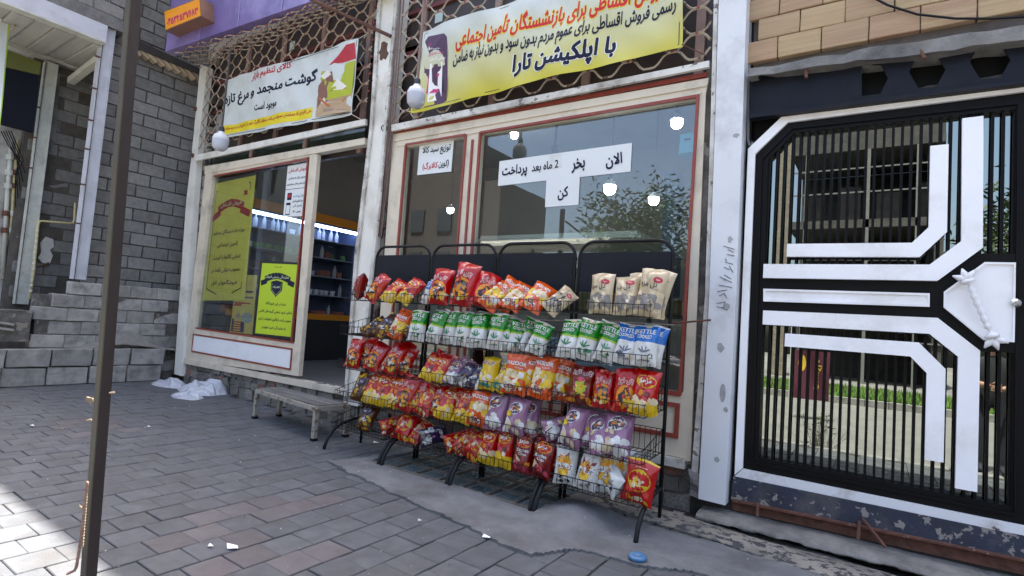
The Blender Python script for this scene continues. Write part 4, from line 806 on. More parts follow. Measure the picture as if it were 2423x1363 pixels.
bt = MB(); bt.lathe([(0, 0), (.036, 0), (.038, .1), (.036, .15), (.014, .2), (.014, .235), (0, .236)], (0, 0, 0), 9); btm = bt.mesh('bottle', mat('milk_bottle_plastic', (0.36, 0.38, 0.42), 0.35, 0.05, 4, rand=0.15)); tb = MB(); tb.lathe([(0, 0), (.042, 0), (.052, .085), (.055, .09), (0, .092)], (0, 0, 0), 9); tbm = tb.mesh('tub', mat('dairy_tub', (0.55, 0.58, 0.66), 0.4, 0.1, 9, rand=0.3)); pk = bevel(MB().box(-.05, .05, -.06, .06, 0, .12).mesh('carton', mat('food_carton', (0.32, 0.12, 0.10), 0.5, 0.3, 9, rand=0.5)), .006); gn = bevel(MB().box(-.05, .05, -.05, .05, 0, .1).mesh('carton_green', mat('green_carton', (0.10, 0.25, 0.08), 0.5, 0.4, 9, rand=0.5)), .02)
names = {0: ('milk_bottle', btm, 'white milk bottle', 'bottle'), 1: ('dairy_tub', tbm, 'small pale dairy tub', 'tub'), 2: ('food_carton', pk, 'reddish food carton', 'carton'), 3: ('produce_pack', gn, 'green produce pack', 'pack')}
NTHL = ('first', 'second', 'third', 'fourth', 'fifth', 'sixth', 'seventh', 'eighth', 'ninth', 'tenth', 'eleventh', 'twelfth', 'thirteenth', 'fourteenth', 'fifteenth', 'sixteenth', 'seventeenth', 'eighteenth', 'nineteenth', 'twentieth')
for r, z in enumerate(zsh+[zlow]):
    y = y0f+.1; cn_ = -1
    while y < y1f-.1:
        k = (0, 3, 2, 1, 2)[r] if rnd.random() < .6 else rnd.choice((0, 1, 1, 2)); nm, me, lb, ct = names[k]
        cn_ += 1
        if rnd.random() < .92: put(nm, me, loc=(XF-.16-rnd.random()*.08, y, z+.001), rot=(0, 0, rnd.uniform(-.3, .3)), label='%s, %s place from left on the %s fridge shelf' % (lb, NTHL[min(cn_, 19)], ('top', 'second', 'third', 'fourth', 'lowest')[r]), cat=ct, group='goods on the %s fridge shelf' % ('top', 'second', 'third', 'fourth', 'lowest')[r])
        y += rnd.uniform(.10, .17)
cf = thing('chest_freezer', 'pale chest freezer under a cream bar that stands in for a window reflection', 'freezer', (-3.2, 5.4, .4))
za, zb2 = P(1300, 551, 4.75).z, P(1300, 576, 4.75).z; xa, xb = P(1125, 560, 4.75).x, P(1512, 566, 4.75).x
me = bevel(MB().box(xa, xb, 4.75, 5.5, zb2, za).mesh('lid', mat('reflection_cream', (0.58, 0.56, 0.48), 0.35, 0.03, 3)), .04, 3); put('lid', me, cf)  # long cream bar stands in for a pale band reflected in the glass
for x_ in (xa+.1, xb-.1): MB().box(x_-.02, x_+.02, 5.4, 5.44, 1.25, zb2-.002).build('bar_prop', DARKM, cf)
MB().box(-3.55, -2.0, 5.15, 5.75, .405, 1.24).build('body', mat('freezer_blue_grey', (0.34, 0.42, 0.52), 0.4, 0.05, 3), cf)
for k in range(9):
    me = bevel(MB().box(-.09, .09, -.08, .08, 0, rnd.uniform(.14, .24)).mesh('box', mat('carton_tan_%d' % (k % 3), ((0.40, 0.27, 0.10), (0.22, 0.2, 0.10), (0.36, 0.16, 0.09))[k % 3], 0.6, 0.2, 9)), .005)
    put('goods_box', me, loc=(-4.5+.36*k, 6.2, 1.6), label='small goods box, %s from left on the shelf behind the window' % NTHL[k], cat='box', group='goods boxes behind the window')
MB().box(-4.8, -1.3, 6.05, 6.45, 1.56, 1.598).build('back_shelf', mat('dark_shelf', (0.07, 0.065, 0.06), 0.6), label='dark shelf carrying a row of boxes behind the window', cat='shelf')
MB().box(-4.75, -4.70, 6.1, 6.4, .4, 1.558).build('shelf_upright', DARKM, label='black upright under the shelf behind the window', cat='shelf leg')
mb = MB(); fp([(1572, 405), (1603, 402), (1590, 700), (1560, 700)], 5.3, .25, mb); mb.build('interior_column', mat('bluish_column', (0.16, 0.19, 0.25), 0.6, 0.08, 3), label='bluish column inside the window near its right edge', cat='column')
bx = thing('blue_carton', 'light blue carton on display at the right edge of the window', 'carton', P(1622, 365, 4.75))
mb = MB(); fp([(1606, 364), (1640, 359), (1643, 312), (1610, 318)], 4.7, .2, mb); mb.build('carton_body', mat('sky_blue_card', (0.12, 0.42, 0.58), 0.5, 0.06, 5), bx); mb = MB(); fp([(1619, 328), (1634, 326), (1634, 331), (1619, 333)], 4.697, .002, mb); mb.build('print', NAVY, bx)
# ------------------------------------------------------------------ right bay: brick wall, ledge, castellated beam, gate, sill
bwl = thing('brick_wall', 'wall of large buff ribbed bricks above the gate', 'wall', P(2000, 60, 4.5))
BUFF = [mat('buff_hollow_brick_%d' % k, c, 0.9, 0.12, 5, bump=0.5, bs=30, rand=0.1, stretch=(.25, 1, 9), dirt=((0.30, 0.17, 0.12), 1.2, 0.2), spec=0.2) for k, c in enumerate(((0.38, 0.275, 0.17), (0.42, 0.31, 0.185), (0.37, 0.25, 0.16)))]
MB().box(-1.0, 2.4, 4.53, 4.70, 3.5, 5.75).build('mortar_core', mat('pale_mortar', (0.10, 0.085, 0.078), 0.95, 0.2, 9, bump=0.5), bwl)
zb0 = P(1900, 126, 4.48).z; bh, bl = .178, .298
bmm = []
for k in range(6):
    me = subdiv(MB().box(-bl/2+.003, bl/2-.003, 0, .1, .004, bh-.004).mesh('brick', BUFF[k % 3]), 1); bevel(me, .005); lumpy(me, .004, 9, k); bmm.append(me)
for r in range(9):
    for j in range(12):
        x = -.86+j*bl+(bl/2 if r % 2 else 0)
        if x > -.7-bl*.9: put('brick', bmm[rnd.choice((0, 1, 1, 3, 4, 2, 5))], bwl, loc=(x, 4.48+rnd.uniform(-.008, .006), zb0+r*bh), rot=(0, rnd.uniform(-.008, .008), rnd.uniform(-.01, .01)), local=False)
lg = subdiv(MB().prism([P(1772, 160, 4.36), P(2480, 50, 4.36), P(2480, 85, 4.36), P(1772, 180, 4.36)], (0, .2, 0)).mesh('ledge', CONC), 18); lumpy(lg, .022, 7, 4); ledge_o = put("concrete_ledge", lg, label='rough grey concrete ledge running under the buff bricks', cat='ledge')
cbm = thing('castellated_beam', 'dark navy steel beam with hexagonal holes above the gate', 'beam', P(2000, 230, 4.46))
NAV = mat('navy_steel_paint', (0.007, 0.009, 0.016), 0.5, 0.2, 4, spec=0.2, bump=0.05, dirt=((0.016, 0.016, 0.02), 3, 0.25), chip=((0.12, 0.1, 0.09), 14, 0.75))
outer = [(1774, 276), (2480, 190), (2480, 64), (1774, 178)]
def hexa(cx, cy, w, h): return [(cx-w, cy+2), (cx-w*.55, cy-h), (cx+w*.5, cy-h-3), (cx+w, cy-3), (cx+w*.5, cy+h), (cx-w*.5, cy+h+2)]
holes = [[(2039, 154), (2085, 153), (2101, 185), (2083, 222), (2039, 227)], hexa(2194, 168, 43, 38), hexa(2343, 145, 48, 40)]
loops = [[P(x, y, 4.46) for x, y in outer]]+[[P(x, y, 4.46) for x, y in h] for h in holes]
vsx = [v for lp_ in loops for v in lp_]; tri = tessellate_polygon(loops); mb = MB(); mb.add(vsx, [tuple(t_) for t_ in tri]); mb.add([v+Vector((0, .012, 0)) for v in vsx], [tuple(reversed(t_)) for t_ in tri])
o = 0
for lp_ in loops:
    n = len(lp_); mb.add(lp_+[v+Vector((0, .012, 0)) for v in lp_], [(i, (i+1) % n, n+(i+1) % n, n+i) for i in range(n)])
mb.build('web', NAV, cbm)
mb = MB(); fp([(1774, 270), (2480, 182), (2480, 190), (1774, 279)], 4.38, .09, mb); fp([(1774, 176), (2480, 60), (2480, 68), (1774, 183)], 4.38, .09, mb); mb.build('flange', NAV, cbm)
mb = MB(); MB_ = MB().box(-1.0, 2.2, 4.60, 4.66, 3.0, 3.8).build('hole_shade', DARKM, cbm)  # black sheet paints the shade inside the beam's holes
me = subdiv(MB().box(-.2, 2.0, 4.50, 4.60, P(2150, 240, 4.5).z, P(2150, 212, 4.5).z).mesh('rubble', mat('dark_rubble', (0.05, 0.046, 0.042), 0.95, 0.4, 12, bump=0.6)), 14); lumpy(me, .05, 9, 2); put('rubble', me, cbm)  # rubble coloured darker for the same shaded hollow
for x, y in ((2172, 105), (1906, 150)): MB().tube([P(x, y, 4.40), P(x+16 if x > 2000 else x+2, y+34, 4.36)], .012, 6).build('rebar_stub', RUST, cbm)
# gate
gt = thing('metal_gate', 'black metal double gate with mirrored glass and white angular bars', 'gate', P(2080, 1170, 4.47))
BLK = mat('gate_black_paint', (0.006, 0.0055, 0.006), 0.45, 0.15, 3, bump=0.02, spec=0.12); WG = mat('gate_white_paint', (0.82, 0.81, 0.82), 0.4, 0.02, 2, bump=0.02, dirt=((0.58, 0.55, 0.51), 1.6, 0.28), chip=((0.35, 0.30, 0.27), 7, 0.755))
MIR = glass_mat('bronze_mirror_glass', (0.10, 0.11, 0.09), (0.31, 0.34, 0.32), 0.80)
mb = MB(); fp([(1776, 362), (1860, 284), (2490, 200), (2490, 1275), (1752, 1120)], 4.56, .02, mb); mb.build('backing', BLK, gt)
mb = MB(); fp([(1800, 372), (1876, 304), (2420, 240), (2420, 1212), (1785, 1090)], 4.53, .006, mb); mb.build('mirror_glass', MIR, gt)
GI = [(1818, 378), (1880, 314), (2404, 258), (2392, 1198), (1795, 1082)]; GO = [(1786, 368), (1863, 288), (2500, 205), (2500, 1258), (1756, 1106)]
def ring(outp, inp, Y, t, mb): 
    n = len(outp)
    for i in range(n): j = (i+1) % n; mb.prism([P(*outp[i], Y), P(*outp[j], Y), P(*inp[j], Y), P(*inp[i], Y)], (0, t, 0))
mb = MB(); ring(GO, GI, 4.47, .055, mb); mb.build('frame', BLK, gt)
mb = MB(); g1 = [(1800, 374), (1871, 300), (2412, 240), (2404, 1222), (1776, 1096)]; g2_ = [(1804, 377), (1874, 305), (2408, 246), (2399, 1214), (1782, 1091)]; ring(g1, g2_, 4.455, .02, mb); mb.build('frame_moulding', BLK, gt)
bd = MB()
wo = [(1738, 1124), (1770, 352), (1855, 271), (2500, 183)]; wi = [(1757, 1108), (1787, 364), (1864, 289), (2500, 206)]
for i in range(3): bd.prism([P(*wo[i], 4.445), P(*wo[i+1], 4.445), P(*wi[i+1], 4.445), P(*wi[i], 4.445)], (0, .03, 0))
bd.build('white_border', WG, gt)
bd = MB(); fp([(1757, 1110), (2500, 1261), (2500, 1283), (1738, 1127)], 4.44, .03, bd); bd.build('white_border', mat('gate_white_scuffed', (0.66, 0.66, 0.67), 0.5, 0.03, 2, chip=((0.12, 0.08, 0.06), 4, 0.66), dirt=((0.3, 0.24, 0.2), 5, 0.2)), gt)
cx = [P(px, 500, 4.49).x for px in (1834, 2222)]; nb = 20; sp = (cx[1]-cx[0])/19.0; zl = P(1800, 1088, 4.49).z
for i in range(-1, 29):
    x = cx[0]+i*sp
    if x > P(2398, 600, 4.49).x: break
    a, b, _ = px_of((x, 4.49, 3.0)); zt_ = P(a, 315-(a-1880)*.107, 4.49).z if a > 1884 else P(a, 314+(1880-a)*1.03, 4.49).z
    MB().box(x-.0078, x+.0078, 4.482, 4.505, zl-.02, zt_+.02).build('bar', BLK, gt)
def band(pts, wpx, Y, t, name, m):
    mb = MB(); p = [P(x, y, Y) for x, y in pts]; w = wpx; n = len(p); Lp = []; Rp = []
    for i in range(n):
        d0 = (p[i]-p[i-1]).normalized() if i else (p[1]-p[0]).normalized(); d1 = (p[i+1]-p[i]).normalized() if i < n-1 else d0
        t_ = (d0+d1).normalized(); nn = Vector((-t_.z, 0, t_.x)); k = w/2/max(.3, nn.dot(Vector((-d0.z, 0, d0.x)))); Lp.append(p[i]+nn*k); Rp.append(p[i]-nn*k)
    for i in range(n-1): mb.prism([Lp[i], Lp[i+1], Rp[i+1], Rp[i]], (0, t, 0))
    return mb.build(name, m, gt)
ctr = MB(); fp([(1800, 645), (2210, 652), (2316, 582), (2318, 600), (2480, 600), (2480, 838), (2322, 832), (2208, 760), (1800, 742)], 4.462, .06, ctr); ctr.build('centre_band', BLK, gt)
band([(1806, 641), (2209, 645), (2300, 578), (2302, 277)], .105, 4.42, .04, 'white_bar', WG)
band([(1862, 592), (2167, 591), (2219, 543), (2223, 343)], .095, 4.425, .04, 'white_bar', WG)
band([(1805, 751), (2209, 771), (2293, 837), (2286, 1160)], .105, 4.42, .04, 'white_bar', WG)
band([(1857, 804), (2164, 827), (2215, 878), (2210, 1091)], .095, 4.425, .04, 'white_bar', WG)
mb = MB(); fp([(1806, 683), (2200, 694), (2200, 726), (1806, 713)], 4.44, .02, mb); mb.build('white_bar', WG, gt)
o4, i4 = [(1806, 683), (2200, 694), (2200, 726), (1806, 713)], [(1811, 688), (2195, 699), (2195, 721), (1811, 708)]
mb = MB(); ring(o4, i4, 4.43, .0095, mb); mb.build('bar_rim', WG, gt)
hp = [(2330, 620), (2404, 621), (2401, 810), (2328, 805), (2233, 727), (2234, 690)]; hi_ = [(2333, 625), (2399, 626), (2396, 804), (2330, 800), (2239, 725), (2240, 692)]
mb = MB(); fp(hp, 4.43, .03, mb); mb.build('handle_plate', WG, gt); mb = MB(); ring(hp, hi_, 4.418, .0115, mb); mb.build('plate_rim', WG, gt)
h0, h1 = P(2288, 662, 4.37), P(2350, 800, 4.37); hd = MB(); N_ = 22
pts = [h0.lerp(h1, i/N_) for i in range(N_+1)]
hd.tube(pts, [.019+.005*math.sin(i*2.2)+(.018 if i in (0, 1, N_-1, N_) else 0)-(.006 if i in (2, 3, N_-3, N_-2) else 0) for i in range(N_+1)], 10)
for s_, e in ((h0, -1), (h1, 1)):
    for a in (-.9, 0, .9): d_ = (h1-h0).normalized()*e; q = Matrix.Rotation(a, 3, 'Y') @ d_; hd.tube([s_, s_+q*.04, s_+q*.075], [.016, .02, .004], 7)
hdo = hd.build('handle', mat('handle_white', (0.72, 0.71, 0.71), 0.4, 0.03), gt, smooth=True)
for c_ in (h0, h1): MB().tube([c_, c_+Vector((0, .055, 0))], .014, 8).build('handle_stud', WG, hdo)
kb_ = MB(); c_ = P(2404, 717, 4.41); kb_.tube([c_+Vector((0, .03, 0)), c_, c_-Vector((0, .012, 0))], [.022, .026, .012], 12); kb_.build('lock_knob', mat('chrome', (0.6, 0.6, 0.6), 0.2, 0, metal=1), gt)
mb = MB(); mb.tube([P(x, y, 4.50) for x, y in ((1776, 40), (1772, 200), (1770, 330), (1774, 345))], .01, 5); mb.build('conduit', mat('grey_conduit', (0.2, 0.2, 0.2), 0.5), gt)
# sill below the gate
gs = thing('gate_sill', 'peeling navy painted sill beam with rusty channel below the gate', 'sill', P(2000, 1230, 4.43))
PEEL = mat('peeling_navy_paint', (0.022, 0.027, 0.045), 0.7, 0.2, 5, bump=0.3, bs=40, chip=((0.22, 0.20, 0.18), 15, 0.575), dirt=((0.10, 0.09, 0.085), 3.5, 0.25))
mb = MB(); fp([(1735, 1127), (2500, 1284), (2500, 1340), (1730, 1182)], 4.43, .15, mb); mb.build('beam', PEEL, gs)
mb = MB(); fp([(1732, 1184), (2500, 1345), (2500, 1378), (1732, 1206)], 4.45, .12, mb); mb.build('channel_web', RUST, gs)
mb = MB(); fp([(1732, 1182), (2500, 1341), (2500, 1346), (1732, 1187)], 4.40, .05, mb); mb.build('channel_flange', RUST, gs)
for a, b in (((1793, 1188), (1792, 1222)), ((2034, 1232), (2030, 1278)), ((2040, 1226), (2096, 1296))): MB().tube([P(*a, 4.40), P(*b, 4.36)], .011, 6).build('rebar_stub', RUST, gs)
def pl_at(pl, x):
    for (x0, y0), (x1, y1) in zip(pl[:-1], pl[1:]):
        if x <= x1: return y0+(y1-y0)*(x-x0)/(x1-x0)
    return pl[-1][1]
stop = [(1644, 1193), (1736, 1212), (2031, 1280), (2313, 1348), (2520, 1398)]; sbot = [(1644, 1222), (1726, 1246), (1790, 1250), (1872, 1285), (2008, 1320), (2143, 1354), (2300, 1395), (2520, 1450)]
sv = []; sn = 110
for i in range(sn+1):
    x = 1644+(2520-1644)*i/sn; zt_ = P(x, pl_at(stop, x), 4.45).z; bt_ = P(x, pl_at(sbot, x), 4.24); X_ = bt_.x; zb_ = min(bt_.z, zt_-.04)
    for k, (y_, z_) in enumerate(((4.52, zt_+.01), (4.42, zt_), (4.34, zt_-.005), (4.27, zt_-.015), (4.235, zt_-.04), (4.235, zb_*.5+zt_*.5-.02), (4.25, zb_), (4.32, zb_+.012), (4.46, zb_+.02))):
        q = Vector((X_, y_, z_)); a_ = (.4, .6, .8, 1, 1, 1, 1, .7, .3)[k]; sv.append(q+noise.noise_vector(q*9)*.016*a_+noise.noise_vector(q*28)*.007*a_)
me = MB().add(sv, [(i*9+k, (i+1)*9+k, (i+1)*9+k+1, i*9+k+1) for i in range(sn) for k in range(8)]).mesh('step', mat('step_concrete', (0.20, 0.19, 0.175), 0.95, 0.18, 9, bump=0.9, bs=50, dirt=((0.10, 0.095, 0.09), 4, 0.35), spec=0.2), True)
step_o = put('concrete_step', me, label='broken grey concrete step jutting out under the gate sill', cat='step')
MB().box(-1.2, 2.0, 4.47, 4.6, -.2, .3).build('footing_wall', mat('void_shade_footing', (0.03, 0.028, 0.026), 0.95, 0.3, 9, bump=0.6), label='footing below the concrete step, coloured dark for the shaded void', cat='footing')  # near-black colour paints the shade of the void under the step
me = subdiv(MB().prism([P(1628, 1115, 4.38), P(1652, 1120, 4.38), P(1652, 1180, 4.38), P(1628, 1170, 4.38)], (0, .15, 0)).mesh('rubble', CONC), 4); lumpy(me, .03, 9, 5); put('rubble_lump', me, label='lump of broken mortar at the foot of the white pillar', cat='rubble')

# the gate's other leaf and what frames it, to the right of the picture's edge
CX = max(P(x, y, Y).x for x, y, Y in ((2500, 183, 4.445), (2500, 1283, 4.44), (2500, 1440, 4.24), (2520, 1450, 4.24), (2480, 60, 4.38), (2500, 1378, 4.45), (2480, 50, 4.36)))+.004
MIRM = Matrix.Translation((2*CX, 0, 0)) @ Matrix.Diagonal((-1, 1, 1, 1))
def mirrored(o, name, label, cat):
    r = thing(name, label, cat, (CX, o.location.y, 0)) if o.data is None else None
    if r is None:
        c = o.copy(); COL.objects.link(c); c.matrix_basis = MIRM @ o.matrix_basis; c['label'] = label; return c
    for ch in [q for q in bpy.data.objects if q.parent == o and q.name.split('.')[0] not in ('hole_shade', 'rubble')]:
        c = ch.copy(); COL.objects.link(c); c.parent = r; c.matrix_parent_inverse = root_m(r).inverted(); c.matrix_basis = MIRM @ ch.matrix_basis
        for g in [q for q in bpy.data.objects if q.parent == ch]:
            e = g.copy(); COL.objects.link(e); e.parent = c; e.matrix_parent_inverse = Matrix.Identity(4); e.matrix_basis = Matrix.Identity(4)
    return r
mirrored(gt, 'metal_gate', 'right hand leaf of the black gate, past the lock knob', 'gate'); mirrored(cbm, 'castellated_beam', 'navy beam continuing over the right hand gate leaf', 'beam'); mirrored(gs, 'gate_sill', 'peeling sill continuing under the right hand gate leaf', 'sill')
mirrored(step_o, 'concrete_step', 'concrete step continuing under the right hand gate leaf', 'step'); mirrored(ledge_o, 'concrete_ledge', 'concrete ledge continuing over the right hand gate leaf', 'ledge')
MB().box(2*CX+.93, 6.5, 4.42, 4.72, -.2, 5.75).build('end_wall', mat('end_render', (0.40, 0.36, 0.30), 0.9, 0.1, 2, bump=0.3), label='plain rendered wall right of the gate', cat='wall')
# ------------------------------------------------------------------ snack racks
YB, YF = 3.98, 3.58
STANDS = [(-4.51, -3.73), (-3.69, -2.915), (-2.88, -2.10), (-2.06, -1.28)]
SHZ = [1.49, 1.145, .81, .50, .22]
RK = mat('rack_black_paint', (0.008, 0.008, 0.009), 0.4, 0.1, 8, bump=0.03, spec=0.2); WIRE = mat('basket_wire', (0.008, 0.0075, 0.0075), 0.5, 0.1, 9, spec=0.2); PAN = mat('rack_panel', (0.012, 0.013, 0.018), 0.6, 0.12, 3, bump=0.03, spec=0.15)
ORD = ('leftmost', 'second', 'third', 'rightmost')
def arc(c, r, a0, a1, n, f): return [f(c[0]+r*math.cos(a0+(a1-a0)*i/n), c[1]+r*math.sin(a0+(a1-a0)*i/n)) for i in range(n+1)]
for s, (x0, x1) in enumerate(STANDS):
    g = thing('snack_rack', 'black wire snack stand with arched top, %s of the four' % ORD[s], 'snack rack', ((x0+x1)/2, YB, 0), group='snack stands in a row')
    f2 = lambda x, z: Vector((x, YB, z)); zt = 2.09; r = .13
    pts = [f2(x0, 0), f2(x0, 1.0), f2(x0, zt-r)]+arc((x0+r, zt-r), r, math.pi, math.pi/2, 6, f2)[1:]+arc((x1-r, zt-r), r, math.pi/2, 0, 6, f2)+[f2(x1, 1.0), f2(x1, 0)]
    MB().tube(pts, .014, 8).build('frame', RK, g, smooth=True)
    MB().box(x0+.014, x1-.014, YB-.006, YB+.006, 1.68, 2.0).build('sign_panel', PAN, g)
    for xx in (x0, x1):
        q = [Vector((xx, YB, .27)), Vector((xx, YB-.12, .262)), Vector((xx, YB-.27, .235)), Vector((xx, YB-.37, .18)), Vector((xx, YB-.43, .10)), Vector((xx, YB-.455, .03)), Vector((xx, YB-.46, 0.004))]
        MB().tube(q, .017, 8).build('leg', RK, g, smooth=True)
    for z in (.27, 1.2): MB().tube([(x0, YB, z), (x1, YB, z)], .009, 6).build('cross_tube', RK, g)
    for k, z in enumerate(SHZ):
        b = MB(); a0, a1 = x0+.012, x1-.012; w = .0024
        def wr(*p, rr=w): b.tube(p, rr, 4)
        fz_, bz_ = z+.085, z+.19
        for yy, zz in ((YF, z), (YF, fz_), (YB-.01, z+.02), (YB-.01, bz_)): wr((a0, yy, zz), (a1, yy, zz), rr=.0036)
        for xx in (a0, a1):
            wr((xx, YF, fz_), (xx, YB-.01, bz_), rr=.0036); wr((xx, YF, z), (xx, YB-.01, z+.02), rr=.0036)
            for i in range(8): t_ = i/7; y_ = YF+(YB-.01-YF)*t_; wr((xx, y_, z+.02*t_), (xx, y_, fz_+(bz_-fz_)*t_))
            wr((xx, YF, z+.042), (xx, YB-.01, z+.105))
        n = 18
        for i in range(n+1): xx = a0+(a1-a0)*i/n; wr((xx, YF, fz_), (xx, YF, z), (xx, YB-.01, z+.02), (xx, YB-.01, bz_))
        for i in range(1, 5): y_ = YF+(YB-.01-YF)*i/5; wr((a0, y_, z+.004*i), (a1, y_, z+.004*i))
        b.build('basket', WIRE, g)
mb = MB(); mb.tube([P(1240, 758, 3.9), P(1420, 762, 3.9), P(1596, 770, 3.9)], .007, 6); mb.build('loose_rod', mat('grey_rod', (0.14, 0.13, 0.12), 0.5, 0.2, 9), label='thin grey rod lying across the two right hand snack stands', cat='rod')
# ------------------------------------------------------------------ snack bags
def foil(name, c, rough=.3): return mat('foil_'+name, tuple(max(0, (v-.02*(v<.3))*.80) for v in c), .24, 0.10, 6, bump=0.7, bs=10, spec=0.6, coat=0.08)
C = dict(red=(0.46, 0.010, 0.014), dred=(0.20, 0.008, 0.014), yel=(0.66, 0.43, 0.02), org=(0.66, 0.10, 0.008), cream=(0.66, 0.55, 0.36), grn=(0.012, 0.24, 0.02), lime=(0.30, 0.46, 0.03), wht=(0.66, 0.66, 0.63), blu=(0.02, 0.15, 0.48), beige=(0.55, 0.44, 0.29), grey=(0.22, 0.20, 0.18), lil=(0.31, 0.165, 0.275), purp=(0.16, 0.05, 0.16), blk=(0.014, 0.012, 0.016), gold=(0.50, 0.27, 0.015), brn=(0.10, 0.04, 0.02), teal=(0.03, 0.22, 0.17), flame=(0.66, 0.24, 0.01), leaf=(0.02, 0.18, 0.08), slate=(0.12, 0.13, 0.17), dk=(0.05, 0.03, 0.07), pinkr=(0.55, 0.06, 0.10))
FO = {k: foil(k, v) for k, v in C.items()}
INKS = {k: mat('print_'+k, tuple(q*.85 for q in v), .32, 0.06, 30, bump=0.35, bs=11, spec=.4) for k, v in C.items()}; IK = list(C)
def ik(n): return IK.index(n)
def R_(S, mb, u0, u1, v0, v1, c, off=.0008): S.grid(mb, S.L*u0, S.L*u1, S.H*v0, S.H*v1, 20, 8, off+.0012, ik(c))
def T_(S, mb, s, u, v, w, h, c, off=.003, rot=0., bold=.03, out=None):
    if out: S.text(mb, s, S.L*u, S.H*v, w=S.L*w*1.06, h=S.H*h*1.15, off=off-.0007, mi=ik(out), rot=rot, bold=.09)
    S.text(mb, s, S.L*u, S.H*v, w=S.L*w, h=S.H*h, off=off, mi=ik(c), rot=rot, bold=bold)
def O_(S, mb, u, v, ru, rv, c, off=.0016, rot=0.): S.oval(mb, S.L*u, S.H*v, S.L*ru, S.L*rv, off, ik(c), rot=rot)
def pieces(S, mb, rg, n, u0, u1, v0, v1, r, cols, off, jag=.35):
    for i in range(n): S.blob(mb, S.L*rg.uniform(u0, u1), S.H*rg.uniform(v0, v1), S.L*r*rg.uniform(.6, 1.2), rg, off+.0003*i, ik(rg.choice(cols)), 8, jag)
def sticks(S, mb, rg, n, u0, u1, v0, v1, cols, off, l=.2, w=.06):
    for i in range(n):
        u, v, a = S.L*rg.uniform(u0, u1), S.H*rg.uniform(v0, v1), rg.uniform(0, 3.1); d = S.L*l*rg.uniform(.5, 1)
        S.oval(mb, u, v, d, S.L*w*rg.uniform(.6, 1.1), off+.0003*i, ik(rg.choice(cols)), n=10, rot=a)
def k_cheese(S, mb, rg):   # red bag, puffed snack picture
    O_(S, mb, .5, .36, .40, .44, 'flame', .0010); O_(S, mb, .5, .36, .31, .33, 'blk', .0014, .3); sticks(S, mb, rg, 7, .25, .72, .16, .5, ('slate', 'wht', 'grey', 'blk'), .0018, .2, .05); sticks(S, mb, rg, 6, .1, .9, .08, .28, ('flame', 'yel', 'cream'), .004, .16, .08); T_(S, mb, 'چی توز', .48, .70, .66, .16, 'red', .004, .1, .03, 'wht')
def k_mazmaz(S, mb, rg):
    pieces(S, mb, rg, 9, .1, .9, .12, .40, .16, ('yel', 'yel', 'cream'), .0012, .2); pieces(S, mb, rg, 3, .3, .7, .42, .52, .12, ('flame', 'pinkr', 'brn'), .004, .3); O_(S, mb, .5, .73, .40, .26, 'yel', .0012); O_(S, mb, .5, .73, .37, .235, 'red', .0016); T_(S, mb, 'مزمز', .5, .73, .5, .13, 'wht', .003, .08, .05)
def k_mazoor(S, mb, rg):
    pieces(S, mb, rg, 16, .16, .84, .12, .58, .13, ('cream', 'wht', 'cream', 'yel'), .001, .3); T_(S, mb, 'MAZOOR', .47, .76, .78, .10, 'wht', .003, .0, .05); T_(S, mb, 'ذرت', .62, .66, .3, .06, 'wht', .003); T_(S, mb, 'پفک', .42, .17, .5, .16, 'dred', .007, 0, .04, 'wht')
def k_kettle(c1, c2, c3):
    def f(S, mb, rg):
        T_(S, mb, 'KETTLE', .46, .80, .80, .115, 'wht', .0025, 0, .03); T_(S, mb, 'COOKED', .42, .67, .66, .085, 'wht', .0025, 0, .03); O_(S, mb, .55, .92, .14, .05, 'cream', .002)
        for a in (-.9, -.3, .4, 1.1): S.oval(mb, S.L*.48+S.L*.16*math.sin(a), S.H*.30+S.L*.12*math.cos(a), S.L*.16, S.L*.035, .0015, ik(c3), n=10, rot=1.57-a)
        pieces(S, mb, rg, 5, .2, .8, .18, .26, .10, (c3, 'wht', 'cream'), .0012); T_(S, mb, 'چیپس', .5, .12, .5, .05, c3)
    return f
def k_beige(S, mb, rg):
    R_(S, mb, .05, .95, .10, .44, 'grey', .0006); pieces(S, mb, rg, 14, .1, .9, .08, .46, .13, ('grey', 'beige', 'cream', 'grey'), .001, .3); O_(S, mb, .70, .76, .17, .11, 'red', .0015); O_(S, mb, .70, .76, .11, .06, 'pinkr', .002); T_(S, mb, 'مزه', .70, .76, .14, .04, 'wht', .003); T_(S, mb, 'دل مزه', .42, .64, .60, .17, 'blk', .003, .05, .01); T_(S, mb, 'طعم نمکی', .70, .55, .2, .04, 'grey')
def k_lilac(S, mb, rg):
    pieces(S, mb, rg, 12, .12, .88, .06, .36, .15, ('wht', 'wht', 'cream', 'wht'), .001, .25); O_(S, mb, .46, .68, .34, .24, 'wht', .0012, .4); O_(S, mb, .46, .68, .31, .21, 'dk', .0016, .4); T_(S, mb, 'چاکلز', .47, .68, .42, .12, 'flame', .003, .2, .05); pieces(S, mb, rg, 2, .14, .34, .44, .52, .10, ('cream', 'yel'), .004)
def k_flame(S, mb, rg):
    for k, (r, c) in enumerate(((.52, 'dred'), (.46, 'flame'), (.38, 'yel'), (.28, 'flame'))): S.burst(mb, S.L*.5, S.H*.50, S.L*r, S.L*r*.72, 13, .0008+.0004*k, ik(c), rg)
    R_(S, mb, .12, .90, .40, .53, 'wht', .003); T_(S, mb, 'چی توز', .5, .46, .76, .13, 'blk', .0045, .04, .02); O_(S, mb, .5, .30, .26, .12, 'yel', .003); pieces(S, mb, rg, 5, .2, .8, .08, .22, .07, ('blk', 'grey', 'wht'), .001)
